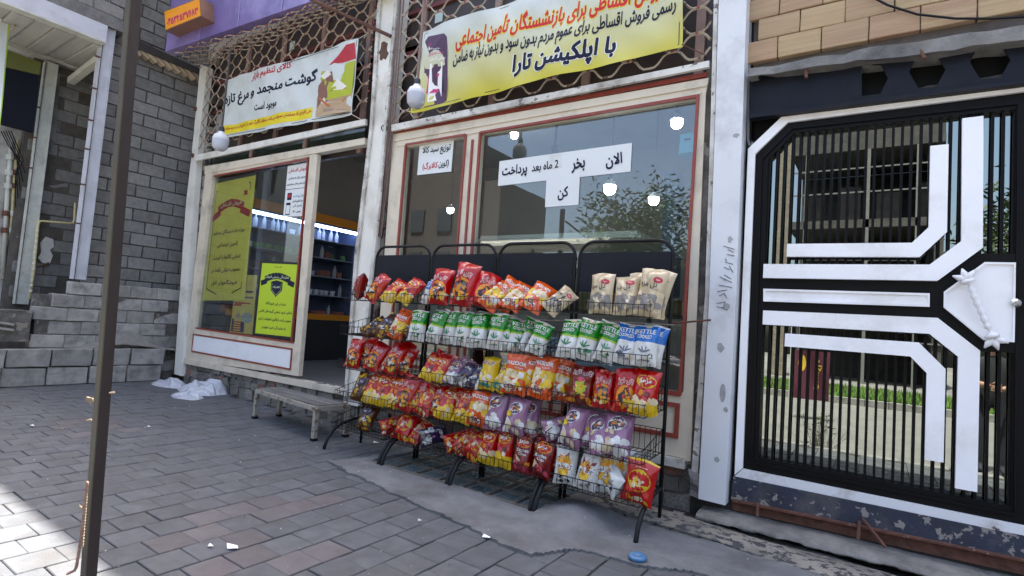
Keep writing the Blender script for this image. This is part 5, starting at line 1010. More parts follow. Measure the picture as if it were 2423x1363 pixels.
def k_kitchen(S, mb, rg):
    O_(S, mb, .5, .77, .40, .25, 'flame', .0012); O_(S, mb, .5, .77, .36, .21, 'red', .0016); T_(S, mb, 'مزمز', .5, .77, .5, .12, 'wht', .003, .08, .05); T_(S, mb, 'Kitchen', .5, .56, .58, .085, 'wht', .002); T_(S, mb, 'Chips', .52, .46, .42, .085, 'wht', .002); S.poly(mb, [(S.L*.1, S.H*.22), (S.L*.5, S.H*.3), (S.L*.2, S.H*.44)], .002, ik('cream')); pieces(S, mb, rg, 6, .2, .85, .08, .28, .15, ('pinkr', 'dred', 'flame'), .0012)
def k_round(S, mb, rg):
    O_(S, mb, .5, .52, .38, .38, 'yel', .0010); O_(S, mb, .5, .52, .345, .345, 'red', .0014); pieces(S, mb, rg, 6, .34, .66, .40, .62, .11, ('pinkr', 'cream', 'flame'), .0018); T_(S, mb, 'ویژه', .5, .54, .4, .09, 'cream', .004); sticks(S, mb, rg, 6, .1, .9, .05, .12, ('yel', 'flame', 'cream'), .0012, .16, .07); R_(S, mb, .02, .98, .945, .985, 'yel'); T_(S, mb, 'مزمز', .5, .82, .4, .04, 'cream')
def k_gold(S, mb, rg):
    sticks(S, mb, rg, 16, .1, .9, .06, .92, ('gold', 'yel', 'gold', 'brn'), .001, .22, .10); O_(S, mb, .5, .64, .34, .18, 'dk', .006, .3); T_(S, mb, 'کرانچی', .5, .64, .5, .1, 'wht', .0075, .2, .05); sticks(S, mb, rg, 5, .3, .7, .3, .5, ('wht', 'slate', 'blk'), .006, .14, .05)
def k_dark(S, mb, rg):
    pieces(S, mb, rg, 12, .1, .9, .06, .46, .15, ('wht', 'grey', 'slate', 'wht'), .001); T_(S, mb, 'چاکلز', .5, .72, .6, .14, 'wht', .002, .1, .04); pieces(S, mb, rg, 2, .3, .7, .36, .44, .07, ('yel', 'purp'), .005)
def k_mix(S, mb, rg):      # red bag with yellow splash (its mascot is left out)
    S.burst(mb, S.L*.5, S.H*.42, S.L*.30, S.L*.22, 9, .001, ik('lime'), rg); S.burst(mb, S.L*.5, S.H*.42, S.L*.24, S.L*.17, 8, .0014, ik('yel'), rg); pieces(S, mb, rg, 12, .08, .92, .05, .22, .10, ('flame', 'gold', 'flame', 'brn'), .001); T_(S, mb, 'چی توز', .5, .80, .82, .15, 'dred', .003, .06, .03, 'wht'); O_(S, mb, .5, .62, .2, .1, 'pinkr', .001)
def k_pop(S, mb, rg):
    O_(S, mb, .5, .16, .40, .22, 'teal', .001); pieces(S, mb, rg, 12, .18, .82, .24, .52, .14, ('cream', 'wht', 'yel', 'cream'), .0014); T_(S, mb, 'چی توز', .5, .78, .72, .15, 'dred', .003, .06, .03, 'wht'); O_(S, mb, .2, .6, .1, .04, 'teal', .001)
def k_red2(S, mb, rg): pieces(S, mb, rg, 12, .05, .95, .08, .92, .08, ('wht', 'pinkr', 'pinkr', 'cream'), .001)
KINDS = dict(
    cheese=('red puff snack bag with black and orange picture', 'red', None, k_cheese, .165, .285), mazmaz=('red and yellow crisp bag with oval emblem', 'red', (('yel', 0, .30),), k_mazmaz, .155, .275),
    mazoor=('orange corn puff bag with cream picture', 'org', (('yel', .4, .6),), k_mazoor, .18, .285), green=('green and white crisp bag', 'wht', (('grn', .55, .97), ('lime', .5, .55)), k_kettle('grn', 'lime', 'leaf'), .152, .275), blue=('blue and white crisp bag', 'wht', (('blu', .55, .97),), k_kettle('blu', 'cream', 'slate'), .152, .275),
    beige=('beige snack bag with red oval', 'beige', None, k_beige, .165, .29), lilac=('lilac snack bag with dark swirl', 'lil', None, k_lilac, .165, .26), flame=('white snack bag with flame burst', 'wht', None, k_flame, .155, .25),
    kitchen=('dark red crisp bag with oval emblem', 'dred', None, k_kitchen, .16, .27), round=('red crisp bag with round yellow ring', 'red', (('yel', .95, 1),), k_round, .165, .25), gold=('gold and brown crunchy snack bag', 'brn', None, k_gold, .15, .25),
    dark=('dark purple and white snack bag', 'dk', None, k_dark, .14, .21), mix=('red snack bag with yellow splash', 'dred', None, k_mix, .165, .26), pop=('pale yellow popcorn bag with green bowl', 'yel', None, k_pop, .15, .25), sprinkle=('crimson bag with white flecks', 'dred', None, k_red2, .14, .27))
def bag_fn(w, h, seed):
    rg = random.Random(seed); ph = [rg.uniform(0, 6.3) for _ in range(8)]; T = .036+.010*rg.random(); tw = rg.uniform(-.012, .012)
    def fn(u, v, off, back=False):
        a, b = (u/w-.5)*2, v/h; e = abs(2*b-1)
        pin = 1-.085*(1-e**3); x = a*w/2*pin
        core = max(0., 1-abs(a)**2.6)**.62*max(0., 1-((e/.94)**4 if e < .94 else 1))**.75
        y = T*core
        seal = math.exp(-(1-e)*7.)
        y += .008*math.sin(a*9+ph[0])*seal*(1-e**8)+.005*math.sin(a*17+ph[1])*seal*(1-e**8)+.0026*math.sin(b*24+a*7+ph[2])*core+.006*math.sin(a*5-b*9+ph[3])*core+.004*math.sin(a*11+b*13+ph[6])*core
        bend = .010*math.sin(b*3.1+ph[4])*b+tw*a*b
        z = v+.004*math.sin(a*3+ph[5])*e-(.006*abs(a)**2 if b > .97 else 0)
        return Vector((x, (bend+y) if back else (bend-y)-off*(1 if not back else -1), z))
    return fn
BAGM = {}
def bag_mesh(kind, var):
    if (kind, var) in BAGM: return BAGM[kind, var]
    ds, base, bands, art, w, h = KINDS[kind]; fn = bag_fn(w, h, hash_(kind)*7+var*13); S = Sheet(fn, w, h); mb = MB(); n, m = 14, 20
    S.grid(mb, 0, w, 0, h, n, m)
    vs = [fn(w*i/n, h*j/m, 0, True) for j in range(m+1) for i in range(n+1)]; mb.add(vs, [(j*(n+1)+i+1, j*(n+1)+i, (j+1)*(n+1)+i, (j+1)*(n+1)+i+1) for j in range(m) for i in range(n)])
    mats_ = [FO[base]]+[FO[q[0]] for q in (bands or ())]
    for fi in range(len(mb.f)):
        vv = ((fi % (n*m))//n+.5)/m
        for bi, q in enumerate(bands or ()):
            if q[1] <= vv < q[2]: mb.m[fi] = bi+1
    body = mb.mesh('pouch', mats_, True); pr = MB(); rg = random.Random(hash_(kind)+var); art(S, pr, rg)
    prn = pr.mesh('front_print', [INKS[k] for k in IK], True); BAGM[kind, var] = (body, prn); return BAGM[kind, var]
def hash_(s): return sum((i+1)*ord(c) for i, c in enumerate(s)) % 9973
# shelf, stand, [(kind, pixel x of the bag's foot, tilt deg, lean deg, turn deg, scale, back offset)]
B = [
 (0, 0, [('sprinkle', 846, 6, 8, -45, .95, .02), ('cheese', 872, 24, 26, 0, 1, 0), ('mazmaz', 912, 20, 28, 5, .95, 0), ('mazmaz', 948, 24, 26, 0, .98, 0)]),
 (0, 1, [('blue', 1003, 8, 12, -20, .85, .06), ('cheese', 1034, 2, 10, 4, 1.12, 0), ('cheese', 1088, 3, 10, 4, 1.2, 0), ('cheese', 1134, 12, 14, 34, 1.1, .05)]),
 (0, 2, [('mazoor', 1146, 24, 40, 0, 1, 0), ('mazoor', 1200, 22, 40, 5, 1, 0), ('mazoor', 1248, 24, 38, 5, 1, 0), ('beige', 1294, 42, 40, 12, .9, .02)]),
 (0, 3, [('beige', 1420, -3, 12, 0, 1, 0), ('beige', 1478, 0, 12, 4, 1, 0), ('beige', 1528, 6, 12, -6, 1.04, 0), ('beige', 1566, 6, 14, 34, .95, .12)]),
 (1, 0, [('gold', 858, 40, 36, 0, 1, 0), ('gold', 890, 30, 34, 0, 1, 0), ('mazoor', 930, 10, 22, 6, .95, 0), ('gold', 956, 12, 20, 20, .95, .06)]),
 (1, 1, [('green', 982, 2, 14, 6, 1, 0), ('green', 1022, 4, 12, -3, 1, 0), ('green', 1058, 2, 12, -8, .98, .04), ('green', 1090, 4, 12, 5, .98, 0)]),
 (1, 2, [('green', 1128, 2, 12, 6, 1, 0), ('green', 1168, 6, 12, 4, 1, 0), ('green', 1196, 6, 14, 30, .95, .05), ('green', 1222, 8, 14, 42, .95, .08), ('green', 1262, 14, 16, 6, .9, 0)]),
 (1, 3, [('green', 1337, 6, 12, 0, 1.02, 0), ('green', 1378, 12, 14, 6, 1.02, .01), ('green', 1424, 10, 14, 4, 1.02, 0), ('blue', 1474, 6, 12, 0, 1.02, 0), ('blue', 1526, 4, 12, 0, 1.02, 0), ('blue', 1566, 8, 14, 36, .95, .12)]),
 (2, 0, [('cheese', 830, 6, 16, 12, 1, 0), ('cheese', 874, 10, 20, 10, 1, 0), ('cheese', 916, 12, 20, 14, 1, 0), ('cheese', 944, 12, 20, 26, .98, .06)]),
 (2, 1, [('mazmaz', 1004, 12, 18, 4, .9, 0), ('mazmaz', 1030, 12, 20, 6, .85, 0), ('lilac', 1062, 12, 30, 6, .85, .02), ('dark', 1086, 14, 34, 4, 1, 0), ('dark', 1116, 14, 34, 6, 1, 0)]),
 (2, 2, [('pop', 1148, 4, 14, 4, 1.0, 0), ('pop', 1174, 14, 24, 6, .9, 0), ('mazoor', 1211, 2, 14, 6, 1.06, 0), ('mazoor', 1244, 6, 14, 20, 1.06, .07), ('mazoor', 1274, 8, 16, 8, 1.08, 0), ('mazoor', 1312, 8, 14, 28, 1.04, .08)]),
 (2, 3, [('mix', 1367, 6, 10, 4, 1.05, .03), ('cheese', 1424, -4, 12, 10, .92, .02), ('cheese', 1476, 2, 12, 12, .96, 0), ('mazmaz', 1524, 4, 12, 6, 1.02, 0), ('mazmaz', 1558, 4, 14, 30, .98, .10)]),
 (3, 0, [('gold', 842, 10, 20, 8, .98, 0), ('mazmaz', 866, 10, 22, 4, 1, 0), ('mazmaz', 888, 12, 22, 6, 1, 0), ('mazmaz', 914, 10, 20, 8, .98, .02), ('mazmaz', 934, 8, 18, 6, .98, .02), ('cheese', 950, 8, 16, 10, .95, 0), ('cheese', 973, 10, 18, 12, .95, .03)]),
 (3, 1, [('round', 994, 14, 28, 0, 1, 0), ('cheese', 1024, 10, 22, 6, .95, .02), ('mazmaz', 1046, 12, 24, 8, .95, 0), ('round', 1068, 8, 18, 10, .95, .06), ('mazmaz', 1088, 6, 16, 6, .95, 0), ('mazoor', 1128, 2, 12, 4, .95, 0)]),
 (3, 2, [('lilac', 1166, 0, 12, 2, 1.08, 0), ('lilac', 1214, 0, 12, 6, 1.05, 0), ('lilac', 1242, 4, 16, 28, 1.02, .07), ('lilac', 1286, 70, 62, 0, .95, .02)]),
 (3, 3, [('lilac', 1344, 4, 14, 0, 1.06, 0), ('lilac', 1376, 6, 14, 22, 1.06, .1), ('lilac', 1420, -14, 34, 6, 1.0, -.02), ('lilac', 1452, 4, 16, 2, 1.14, 0)]),
 (4, 0, [('gold', 856, 6, 18, 6, 1.05, .04), ('round', 900, 60, 64, 0, .9, .04), ('round', 944, 8, 24, 6, 1, .03), ('round', 968, 20, 40, 6, .9, .05), ('dark', 992, 66, 50, 0, 1.1, .02)]),
 (4, 1, [('round', 1052, 66, 62, 0, .9, .03), ('round', 1080, 20, 30, 0, .95, .05), ('round', 1106, 24, 34, 0, .95, .02), ('mazmaz', 1146, 2, 12, 4, .95, 0)]),
 (4, 2, [('mazmaz', 1188, 2, 10, 4, 1, 0), ('kitchen', 1232, 2, 10, 4, 1, 0), ('kitchen', 1278, 4, 12, 4, 1, 0), ('kitchen', 1312, 8, 14, 34, .95, .09)]),
 (4, 3, [('flame', 1334, 0, 14, 4, 1.0, 0), ('flame', 1382, 2, 14, 2, 1.04, 0), ('flame', 1432, 2, 14, 6, 1.1, .06), ('flame', 1476, 2, 14, 20, 1.05, .12), ('flame', 1462, -58, 40, 4, 1.0, -.03), ('round', 1524, 10, 10, -6, 1.12, .0)])]
NTH = ('first', 'second', 'third', 'fourth', 'fifth', 'sixth', 'seventh', 'eighth', 'ninth', 'tenth', 'eleventh', 'twelfth')
SHN = ('top', 'second', 'middle', 'fourth', 'bottom')
rb_ = random.Random(5); cnt = {}; placed = []
for sh, stn, lst in B:
    full = []
    for i, q in enumerate(lst):
        full.append(q)
        if i+1 < len(lst) and abs(q[2]) < 30 and abs(lst[i+1][2]) < 30 and rb_.random() < .55: full.append((q[0], (q[1]+lst[i+1][1])/2+4, q[2]+rb_.uniform(-4, 8), q[3]*.7, q[4]+rb_.uniform(0, 22), q[5]*1.02, .10))
    for kd, px, tilt, lean, turn, sc, bk_ in full:
        z = SHZ[sh]+.008; Y = YF+.055+bk_; X = min(max(Xat(px, Y, z), -4.45), -1.34)
        if abs(tilt) > 50: z += .06
        if sh >= 3 and stn < 2 and abs(tilt) < 40: sc *= 1.06
        s_i = min(range(4), key=lambda k: abs(X-(STANDS[k][0]+STANDS[k][1])/2)); placed.append((sh, s_i, X, Y, z, kd, tilt, lean, turn, sc))
placed.sort(); nth = {}
for sh, stn, X, Y, z, kd, tilt, lean, turn, sc in placed:
    i = nth.get((sh, stn), 0); nth[sh, stn] = i+1; cnt[kd] = cnt.get(kd, 0)+1
    b = thing('snack_bag', '%s, %s from left, %s shelf, %s stand' % (KINDS[kd][0], NTH[i], SHN[sh], ORD[stn]), 'snack bag', (X, Y, z), (math.radians(-lean-rb_.uniform(-4, 6)), math.radians(tilt+rb_.uniform(-4, 5)), math.radians(turn+rb_.uniform(-8, 10))), 'snack bags on the wire stands')
    sc *= 1.12; b.scale = (sc*rb_.uniform(.95, 1.1), sc*rb_.uniform(.9, 1.25), sc*rb_.uniform(.92, 1.03)); body, prn = bag_mesh(kd, cnt[kd] % 4)
    pch = put('pouch', body, b, local=True); put('front_print', prn, pch, local=True)
# ------------------------------------------------------------------ bench, litter, foreground pole
bc = thing('low_bench', 'low weathered metal bench with a grey board top below the shop door', 'bench', (-5.6, 3.9, 0))
a, b_, c_, d_ = G(603, 990), G(742, 1043), G(815, 1010), G(660, 985); c_ = b_+(d_-a)*1.25; zt = .33
WB = mat('bench_paint', (0.27, 0.25, 0.21), 0.7, 0.1, 9, bump=0.1, chip=((0.15, 0.09, 0.06), 14, 0.56))
for nm, p in (('leg', a), ('leg', b_), ('leg', d_), ('leg', c_)):
    MB().bar((p.x, p.y, .02), (p.x, p.y, zt), .045, .045).build('leg', WB, bc); MB().bar((p.x, p.y, 0), (p.x, p.y, .028), .055, .055).build('foot', DARKM, bc)
for p, q in ((a, b_), (b_, c_), (c_, d_), (d_, a)): MB().bar((p.x, p.y, zt), (q.x, q.y, zt), .045, .05).build('apron_rail', WB, bc)
BT = mat('bench_board', (0.085, 0.083, 0.08), 0.8, 0.3, 7, bump=0.3, bs=40, dirt=((0.20, 0.19, 0.18), 4, 0.3), stretch=(.4, 3, 1))
for k in range(3):
    t0, t1 = k/3+.01, (k+1)/3-.01; A0, A1, B0, B1 = a.lerp(d_, t0), a.lerp(d_, t1), b_.lerp(c_, t0), b_.lerp(c_, t1)
    MB().prism([Vector((p.x, p.y, zt+.022)) for p in (A0, B0, B1, A1)], (0, 0, .014)).build('top_board', BT, bc)
# crumpled plastic
PLB = mat('thin_white_plastic', (0.55, 0.57, 0.63), 0.25, 0.06, 6, bump=0.5, bs=9, spec=0.7)
PLB.node_tree.nodes['Principled BSDF'].inputs['Alpha'].default_value = 0.72
def crumple(c, sx, sy, h, seed, n=80):
    mb = MB(); rg = random.Random(seed); folds = [(.55, 1.5, .5, rg.uniform(0, 6)), (.40, 2.3, 1.9, rg.uniform(0, 6)), (.20, 4.0, 2.6, rg.uniform(0, 6)), (.07, 8.0, 1.1, rg.uniform(0, 6))]
    for i in range(n+1):
        for j in range(n+1):
            u, v = i/n*2-1, j/n*2-1; r = math.hypot(u, v); k = 1/max(1, r/ (max(abs(u), abs(v)) or 1)) if r > 0 else 1; u2, v2 = u*k, v*k; rr = min(1, math.hypot(u2, v2))
            p = Vector((u2*2.2, v2*2.2, seed)); p += noise.noise_vector(p*.8)*.8; rid = 1-abs(noise.noise(p*.9))*3.2; rid2 = 1-abs(noise.noise(p*2.1+Vector((5, 1, 0))))*2.6
            edge = 1+.25*noise.noise(Vector((math.atan2(v2, u2)*1.3, seed, 1)))+.1*noise.noise(Vector((math.atan2(v2, u2)*4, seed, 1)))
            z = h*(1-rr**3)*(.16+sum(w_*(1-abs(math.sin(u2*f_*math.cos(a_)+v2*f_*math.sin(a_)+ph_+1.5*noise.noise(p*.6))))**1.15 for w_, f_, a_, ph_ in folds))
            mb.v.append((c.x+u2*sx*edge, c.y+v2*sy*edge, c.z+max(.004, z)))
    mb.f = [(i*(n+1)+j, (i+1)*(n+1)+j, (i+1)*(n+1)+j+1, i*(n+1)+j+1) for i in range(n) for j in range(n)]; mb.m = [0]*len(mb.f); return mb
t = thing('plastic_sheeting', 'crumpled white plastic sheeting on the pavement by the shop corner', 'plastic sheeting', G(450, 930))
cA = G(478, 928); crumple(cA, .44, .30, .27, 3.3).build('tall_fold', PLB, t, smooth=True); cB = G(402, 912); crumple(cB, .42, .2, .13, 8.1).build('flat_fold', PLB, t, smooth=True); cC = G(440, 940); crumple(cC, .34, .16, .10, 5.7).build('loose_edge', PLB, t, smooth=True)
def litter(px, w, h, rot, m, label, name='paper_scrap'):
    c = G(*px); mb = MB(); q = [Vector((math.cos(rot+a)*w*k, math.sin(rot+a)*h*k, z)) for a, k, z in ((0.5, 1, .012), (2.5, .9, .02), (3.8, 1.1, .008), (5.6, .95, .016))]
    mb.prism([c+v for v in q], (0, 0, .003)); mb.build(name, m, label=label, cat='scrap', group='litter on the pavement')
litter((549, 1299), .055, .026, .9, PAPER, 'white torn paper scrap on the pavers at lower centre left'); litter((1151, 1275), .035, .02, .2, PAPER, 'white paper scrap beside the concrete apron edge'); litter((498, 1297), .022, .012, .3, WORN, 'tiny pale crumb left of the torn paper scrap'); litter((993, 1236), .018, .012, .6, WORN, 'white cigarette end on the pavers below the racks'); litter((352, 1012), .03, .012, .1, PAPER, 'small white scrap on the far pavers right of the pole'); litter((76, 1010), .03, .02, .1, WORN, 'small pale scrap on the pavers left of the pole'); litter((890, 1050), .05, .02, .4, WORN, 'pale splinter under the leftmost snack stand')
c = G(1508, 1330); lid = thing('plastic_disc', 'round blue plastic lid lying on the concrete before the racks', 'lid', c)
BL = mat('blue_plastic', (0.035, 0.13, 0.27), 0.45, 0.08, 9, bump=0.08, dirt=((0.16, 0.24, 0.34), 6, 0.3)); zl_ = apz(c.x, c.y)+.002
MB().lathe([(0, .02), (.026, .02), (.03, .024), (.048, .024), (.054, .018), (.056, 0), (.051, 0), (.049, .012), (0, .012)], Vector((c.x, c.y, zl_)), 26).build('disc', BL, lid, smooth=True)
MB().lathe([(.010, .0225), (.014, .027), (.018, .0225)], Vector((c.x, c.y, zl_)), 14).build('hub_ring', BL, lid, smooth=True)
for k, (px_, w_, m_) in enumerate((((905, 1040), .09, 0), ((855, 1035), .05, 0), ((1605, 1220), .07, 1), ((690, 980), .06, 0))):
    p = G(*px_); me = subdiv(MB().box(-.5, .5, -.5, .5, 0, .6).mesh('rubble', STONE), 2); lumpy(me, .2, 1.5, k*4); o = put('rubble_piece', me, loc=(p.x, p.y, 0), label=('flat grey stone chip under the leftmost snack stand', 'small stone chip beside the bench', 'stone lump behind the right end of the racks', 'stone chip lying under the bench')[k], cat='rubble', group='loose stones'); o.scale = (w_, w_*.8, w_*.5)
# foreground pole: leaning angle iron with rope
p0, p1 = G(201, 1392), None
d0 = (p0-CAM).dot(FW); rr_ = ray(315, -60); p1 = CAM+rr_*(d0*1.02)
pl_ = thing('angle_pole', 'rusty brown angle iron pole leaning in the left foreground', 'pole', p0)
ax = (p1-p0).normalized(); tocam = (CAM-p0); tocam.z = 0; tocam.normalize(); sx_ = ax.cross(tocam).normalized()
e1 = (Matrix.Rotation(math.radians(33), 3, ax) @ sx_); e2 = (Matrix.Rotation(math.radians(-57), 3, ax) @ sx_)
def side(n1, wdt, m, nm):
    q = [p0, p1, p1+n1*wdt, p0+n1*wdt]; nn = (p1-p0).cross(n1).normalized()
    mb = MB(); mb.prism(q, nn*.006); return mb.build(nm, m, pl_)
PB = mat('pole_brown', (0.020, 0.013, 0.012), 0.7, 0.25, 9, bump=0.12, bs=60, stretch=(1, 1, .3)); PO = mat('pole_olive', (0.058, 0.051, 0.036), 0.7, 0.2, 9, bump=0.12, bs=60, stretch=(1, 1, .3))
w_s = 1 if e1.dot(RT) > 0 else -1
side(e1*w_s, .050, PB, 'dark_flange'); v2 = -e2 if e2.dot(RT) > 0 else e2
side(v2, .032, PO, 'olive_flange')
ROPE = mat('old_rope', (0.20, 0.12, 0.10), 0.9, 0.3, 60, bump=0.5); HEMP = mat('straw_rope', (0.20, 0.15, 0.10), 0.9, 0.2, 60, bump=0.5)
def onpole(y, dx): d = ray(201+114*(1392-y)/1452+dx, y); return CAM+d*(d0*.985)
mb = MB(); mb.tube([onpole(yy, dx) for yy, dx in ((1145, -14), (1180, -16), (1230, -17), (1290, -20), (1340, -24), (1350, -28), (1358, -45))], .007, 6); mb.build('rope', ROPE, pl_)
mb = MB()
for yy in range(1140, 1290, 7): mb.tube([onpole(yy, -13), onpole(yy+4, -17+rnd.uniform(-3, 2)), onpole(yy+8, -14)], .006, 5)
mb.build('rope_fray', HEMP, pl_)
mb = MB()
for k in range(14): mb.tube([onpole(945, -16), onpole(945+rnd.uniform(-6, 7), -24+rnd.uniform(-7, 6)), onpole(948+rnd.uniform(-6, 9), -22+rnd.uniform(-8, 6))], .005, 5)
mb.build('string_knot', HEMP, pl_)
for q in ((993, -16, 996, -27), (930, 22, 928, 33), (1205, -18, 1195, -30)): MB().tube([onpole(q[0], q[1]), onpole(q[2], q[3])], .005, 5).build('string_end', HEMP, pl_)
# ------------------------------------------------------------------ the other side of the street (seen in the gate's mirror glass and the window)
mk = struct('median'); mbk = bevel(MB().box(-.245, .245, 0, .16, -.25, .05).mesh('kerb_stone', CONC), .008)
for i in range(70): put('kerb_stone', mbk, mk, loc=(-22+i*.5, -7.62, 0), local=True)
MB().box(-60, 60, -12.2, -7.62, -.3, .02).build('soil', mat('soil', (0.09, 0.075, 0.05), 0.95, 0.3, 5, bump=0.4), mk)
gr = MB(); rg = random.Random(2)
for i in range(16000):
    x, y = rg.uniform(-9, 7), -7.66-rg.random()**1.5*4.5; h = rg.uniform(.06, .16); a = rg.uniform(0, 6.3); dx, dy = math.cos(a)*.02, math.sin(a)*.02; lx, ly = rg.uniform(-.05, .05), rg.uniform(-.05, .05)
    gr.add([(x-dx, y-dy, .02), (x+dx, y+dy, .02), (x+lx, y+ly, .02+h)], [(0, 1, 2)])
gr.build('verge_grass', mat('grass_blade', (0.085, 0.17, 0.025), 0.7, 0.35, 3), label='grass growing on the verge across the street', cat='grass', kind='stuff')
MB().box(-60, 60, -40, -12.2, -.3, .05).build('far_pavement', CONC, kind='structure')
def tree(x, y, h, r, seed, label):
    t = thing('street_tree', label, 'tree', (x, y, 0), group='trees across the street'); rg = random.Random(seed); tr = MB()
    top = Vector((x+rg.uniform(-.3, .3), y, h*.6)); tr.tube([(x, y, -.1), (x+.05, y, h*.25), top], [.14, .11, .06], 8); tips = []
    for k in range(16):
        s_ = Vector((x, y, h*(.22+.38*rg.random()))); a = rg.uniform(0, 6.3); q = s_+Vector((math.cos(a)*r*rg.uniform(.5, 1), math.sin(a)*r*rg.uniform(.5, 1), h*rg.uniform(.1, .38))); tr.tube([s_, s_.lerp(q, .5)+Vector((0, 0, .15)), q], [.045, .03, .012], 5); tips.append((s_, q))
    tr.build('trunk', mat('bark', (0.09, 0.07, 0.05), 0.9, 0.3, 12, bump=0.5), t, smooth=True); cr = MB()
    for s_, q in tips:
        for k in range(330):
            c = s_.lerp(q, rg.uniform(.35, 1.1))+Vector((rg.gauss(0, r*.2), rg.gauss(0, r*.2), rg.gauss(0, r*.22))); d = Vector((rg.uniform(-1, 1), rg.uniform(-1, 1), rg.uniform(-.9, .4))).normalized(); n = d.orthogonal().normalized(); l, w = rg.uniform(.22, .42), rg.uniform(.035, .06); cr.add([c, c+d*l*.5+n*w, c+d*l, c+d*l*.5-n*w], [(0, 1, 2, 3)])
    cr.build('crown', mat('leaf_green', (0.075, 0.105, 0.035), 0.6, 0.35, 2, rand=0.2), t); return t
tree(-9.2, -14.0, 9.4, 2.6, 4, 'leafy tree across the street reflected in the shop window'); tree(4.6, -15, 9.0, 2.3, 9, 'dark tree across the street beside the unfinished building'); tree(-6.6, -14.6, 6.5, 1.8, 14, 'lower tree across the street left of the unfinished building')
ob_ = thing('unfinished_building', 'unfinished brick and steel frame building across the street', 'building', (-1, -15, 0))
BR2 = mat('far_brick', (0.20, 0.17, 0.13), 0.9, 0.15, 4, bump=0.3); DKB = mat('dark_far_block', (0.055, 0.052, 0.05), 0.9, 0.3, 4, bump=0.3)
nb_ = BR2.node_tree; tb_ = nb_.nodes.new('ShaderNodeTexBrick'); tb_.inputs['Scale'].default_value = 2.6; tb_.inputs['Color1'].default_value = (.22, .19, .14, 1); tb_.inputs['Color2'].default_value = (.15, .125, .10, 1); tb_.inputs['Mortar'].default_value = (.10, .09, .08, 1)
mpb = nb_.nodes.new('ShaderNodeMapping'); mpb.inputs['Rotation'].default_value = (math.pi/2, 0, 0); tcb = nb_.nodes['Texture Coordinate']; nb_.links.new(tcb.outputs['Object'], mpb.inputs[0]); nb_.links.new(mpb.outputs[0], tb_.inputs['Vector']); nb_.links.new(tb_.outputs[0], nb_.nodes['Principled BSDF'].inputs['Base Color'])
MB().box(-3.5, -3.0, -14.6, -14.0, .05, 9.6).build('brick_pier', BR2, ob_); MB().box(-3.0, 1.75, -18.0, -17.8, .05, 8.6).build('back_wall', DKB, ob_); MB().box(1.5, 1.75, -18, -14.2, .05, 8.8).build('side_wall', DKB, ob_)
for z in (2.9, 5.7, 8.6): MB().box(-3.0, 1.75, -17.79, -14.1, z, z+.3).build('floor_slab', DKB, ob_)
MB().box(-3.0, 1.75, -14.5, -14.3, 8.9, 9.5).build('parapet', DKB, ob_)
for x in (-2.45, -.45, 1.0):
    MB().box(x-.05, x+.05, -14.2, -14.1, .05, 8.6).build('steel_post', mat('far_grey_steel', (0.13, 0.13, 0.125), 0.6, 0.1), ob_)
for z in (1.6, 4.3, 7.0, 7.9): MB().box(-3.0, 1.75, -14.18, -14.12, z, z+.05).build('steel_rail', MATS['far_grey_steel'], ob_)
for x in range(4): MB().box(-2.6+x*1.2, -1.9+x*1.2, -15.4, -15.2, 6.0, 7.2+.3*(x % 2)).build('block_infill', DKB, ob_)
db = thing('dark_apartment', 'dark apartment block across the street at the left of the reflection', 'building', (-21, -16, 0)); MB().box(-30, -17.6, -20, -15, 0, 9.2).build('wall', mat('apartment_render', (0.065, 0.055, 0.05), 0.9, 0.1, 2), db); MB().box(-30, -20.5, -20.2, -15.2, 9.2, 12.2).build('upper_wall', MATS['apartment_render'], db)
for k in range(5):
    for r in range(3): MB().box(-28.7+k*2.2, -27.6+k*2.2, -14.995, -14.9, 1.2+r*2.6, 2.6+r*2.6).build('window', mat('far_window', (0.03, 0.035, 0.04), 0.15), db)
up_ = thing('utility_pole', 'steel utility pole with cross arm across the street', 'pole', (-12.9, -13.8, 0)); MB().tube([(-12.9, -13.8, 0), (-12.9, -13.8, 7.0)], .12, 8).build('shaft', DARKM, up_); MB().bar((-12.7, -13.8, 6.4), (-11.6, -13.8, 5.6), .08, .08).build('arm', DARKM, up_)
cp = thing('street_canopy', 'long pale canopy across the street reflected in the shop window', 'canopy', (-14, -12.6, 0)); me = bevel(MB().box(-18.6, -9.7, -14.2, -12.6, 4.95, 5.35).mesh('roof', mat('pale_canopy', (0.50, 0.49, 0.43), 0.6, 0.05, 2)), .12, 3); put('roof', me, cp)
for x in (-18, -14.2, -10.4): MB().tube([(x, -13.4, .05), (x, -13.4, 4.96)], .07, 8).build('post', DARKM, cp)
fl = thing('maroon_flag', 'maroon banner with gold writing on a pole at the kerb', 'flag', (-1.0, -3.2, 0))
MB().tube([(-1.45, -3.2, -.12), (-1.45, -3.2, 2.0)], .018, 6).build('pole', STEELG, fl)
S_ = Sheet(lambda u, v, off: Vector((-1.43+u, -3.2+off+.04*math.sin(u*9+v*4), .28+v)), .66, .95); mb = MB(); S_.grid(mb, 0, .66, 0, .95, 14, 8); mb.build('cloth', mat('maroon_cloth', (0.06, 0.006, 0.022), 0.8, 0.1, 5), fl, smooth=True)
mb = MB(); S2 = Sheet(lambda u, v, off: S_.fn(.66-u, v, off), .66, .95); S2.text(mb, 'ماکسیم', .2, .5, w=.6, h=.14, rot=math.pi/2, off=.004); S2.oval(mb, .48, .7, .07, .16, .004); mb.build('lettering', mat('gold_ink', (0.5, 0.32, 0.03), 0.5), fl)
sh_ = thing('roadside_shrub', 'thin weedy shrub at the near kerb opposite the gate', 'shrub', (-.6, .46, -.1)); mb = MB(); rg = random.Random(6)
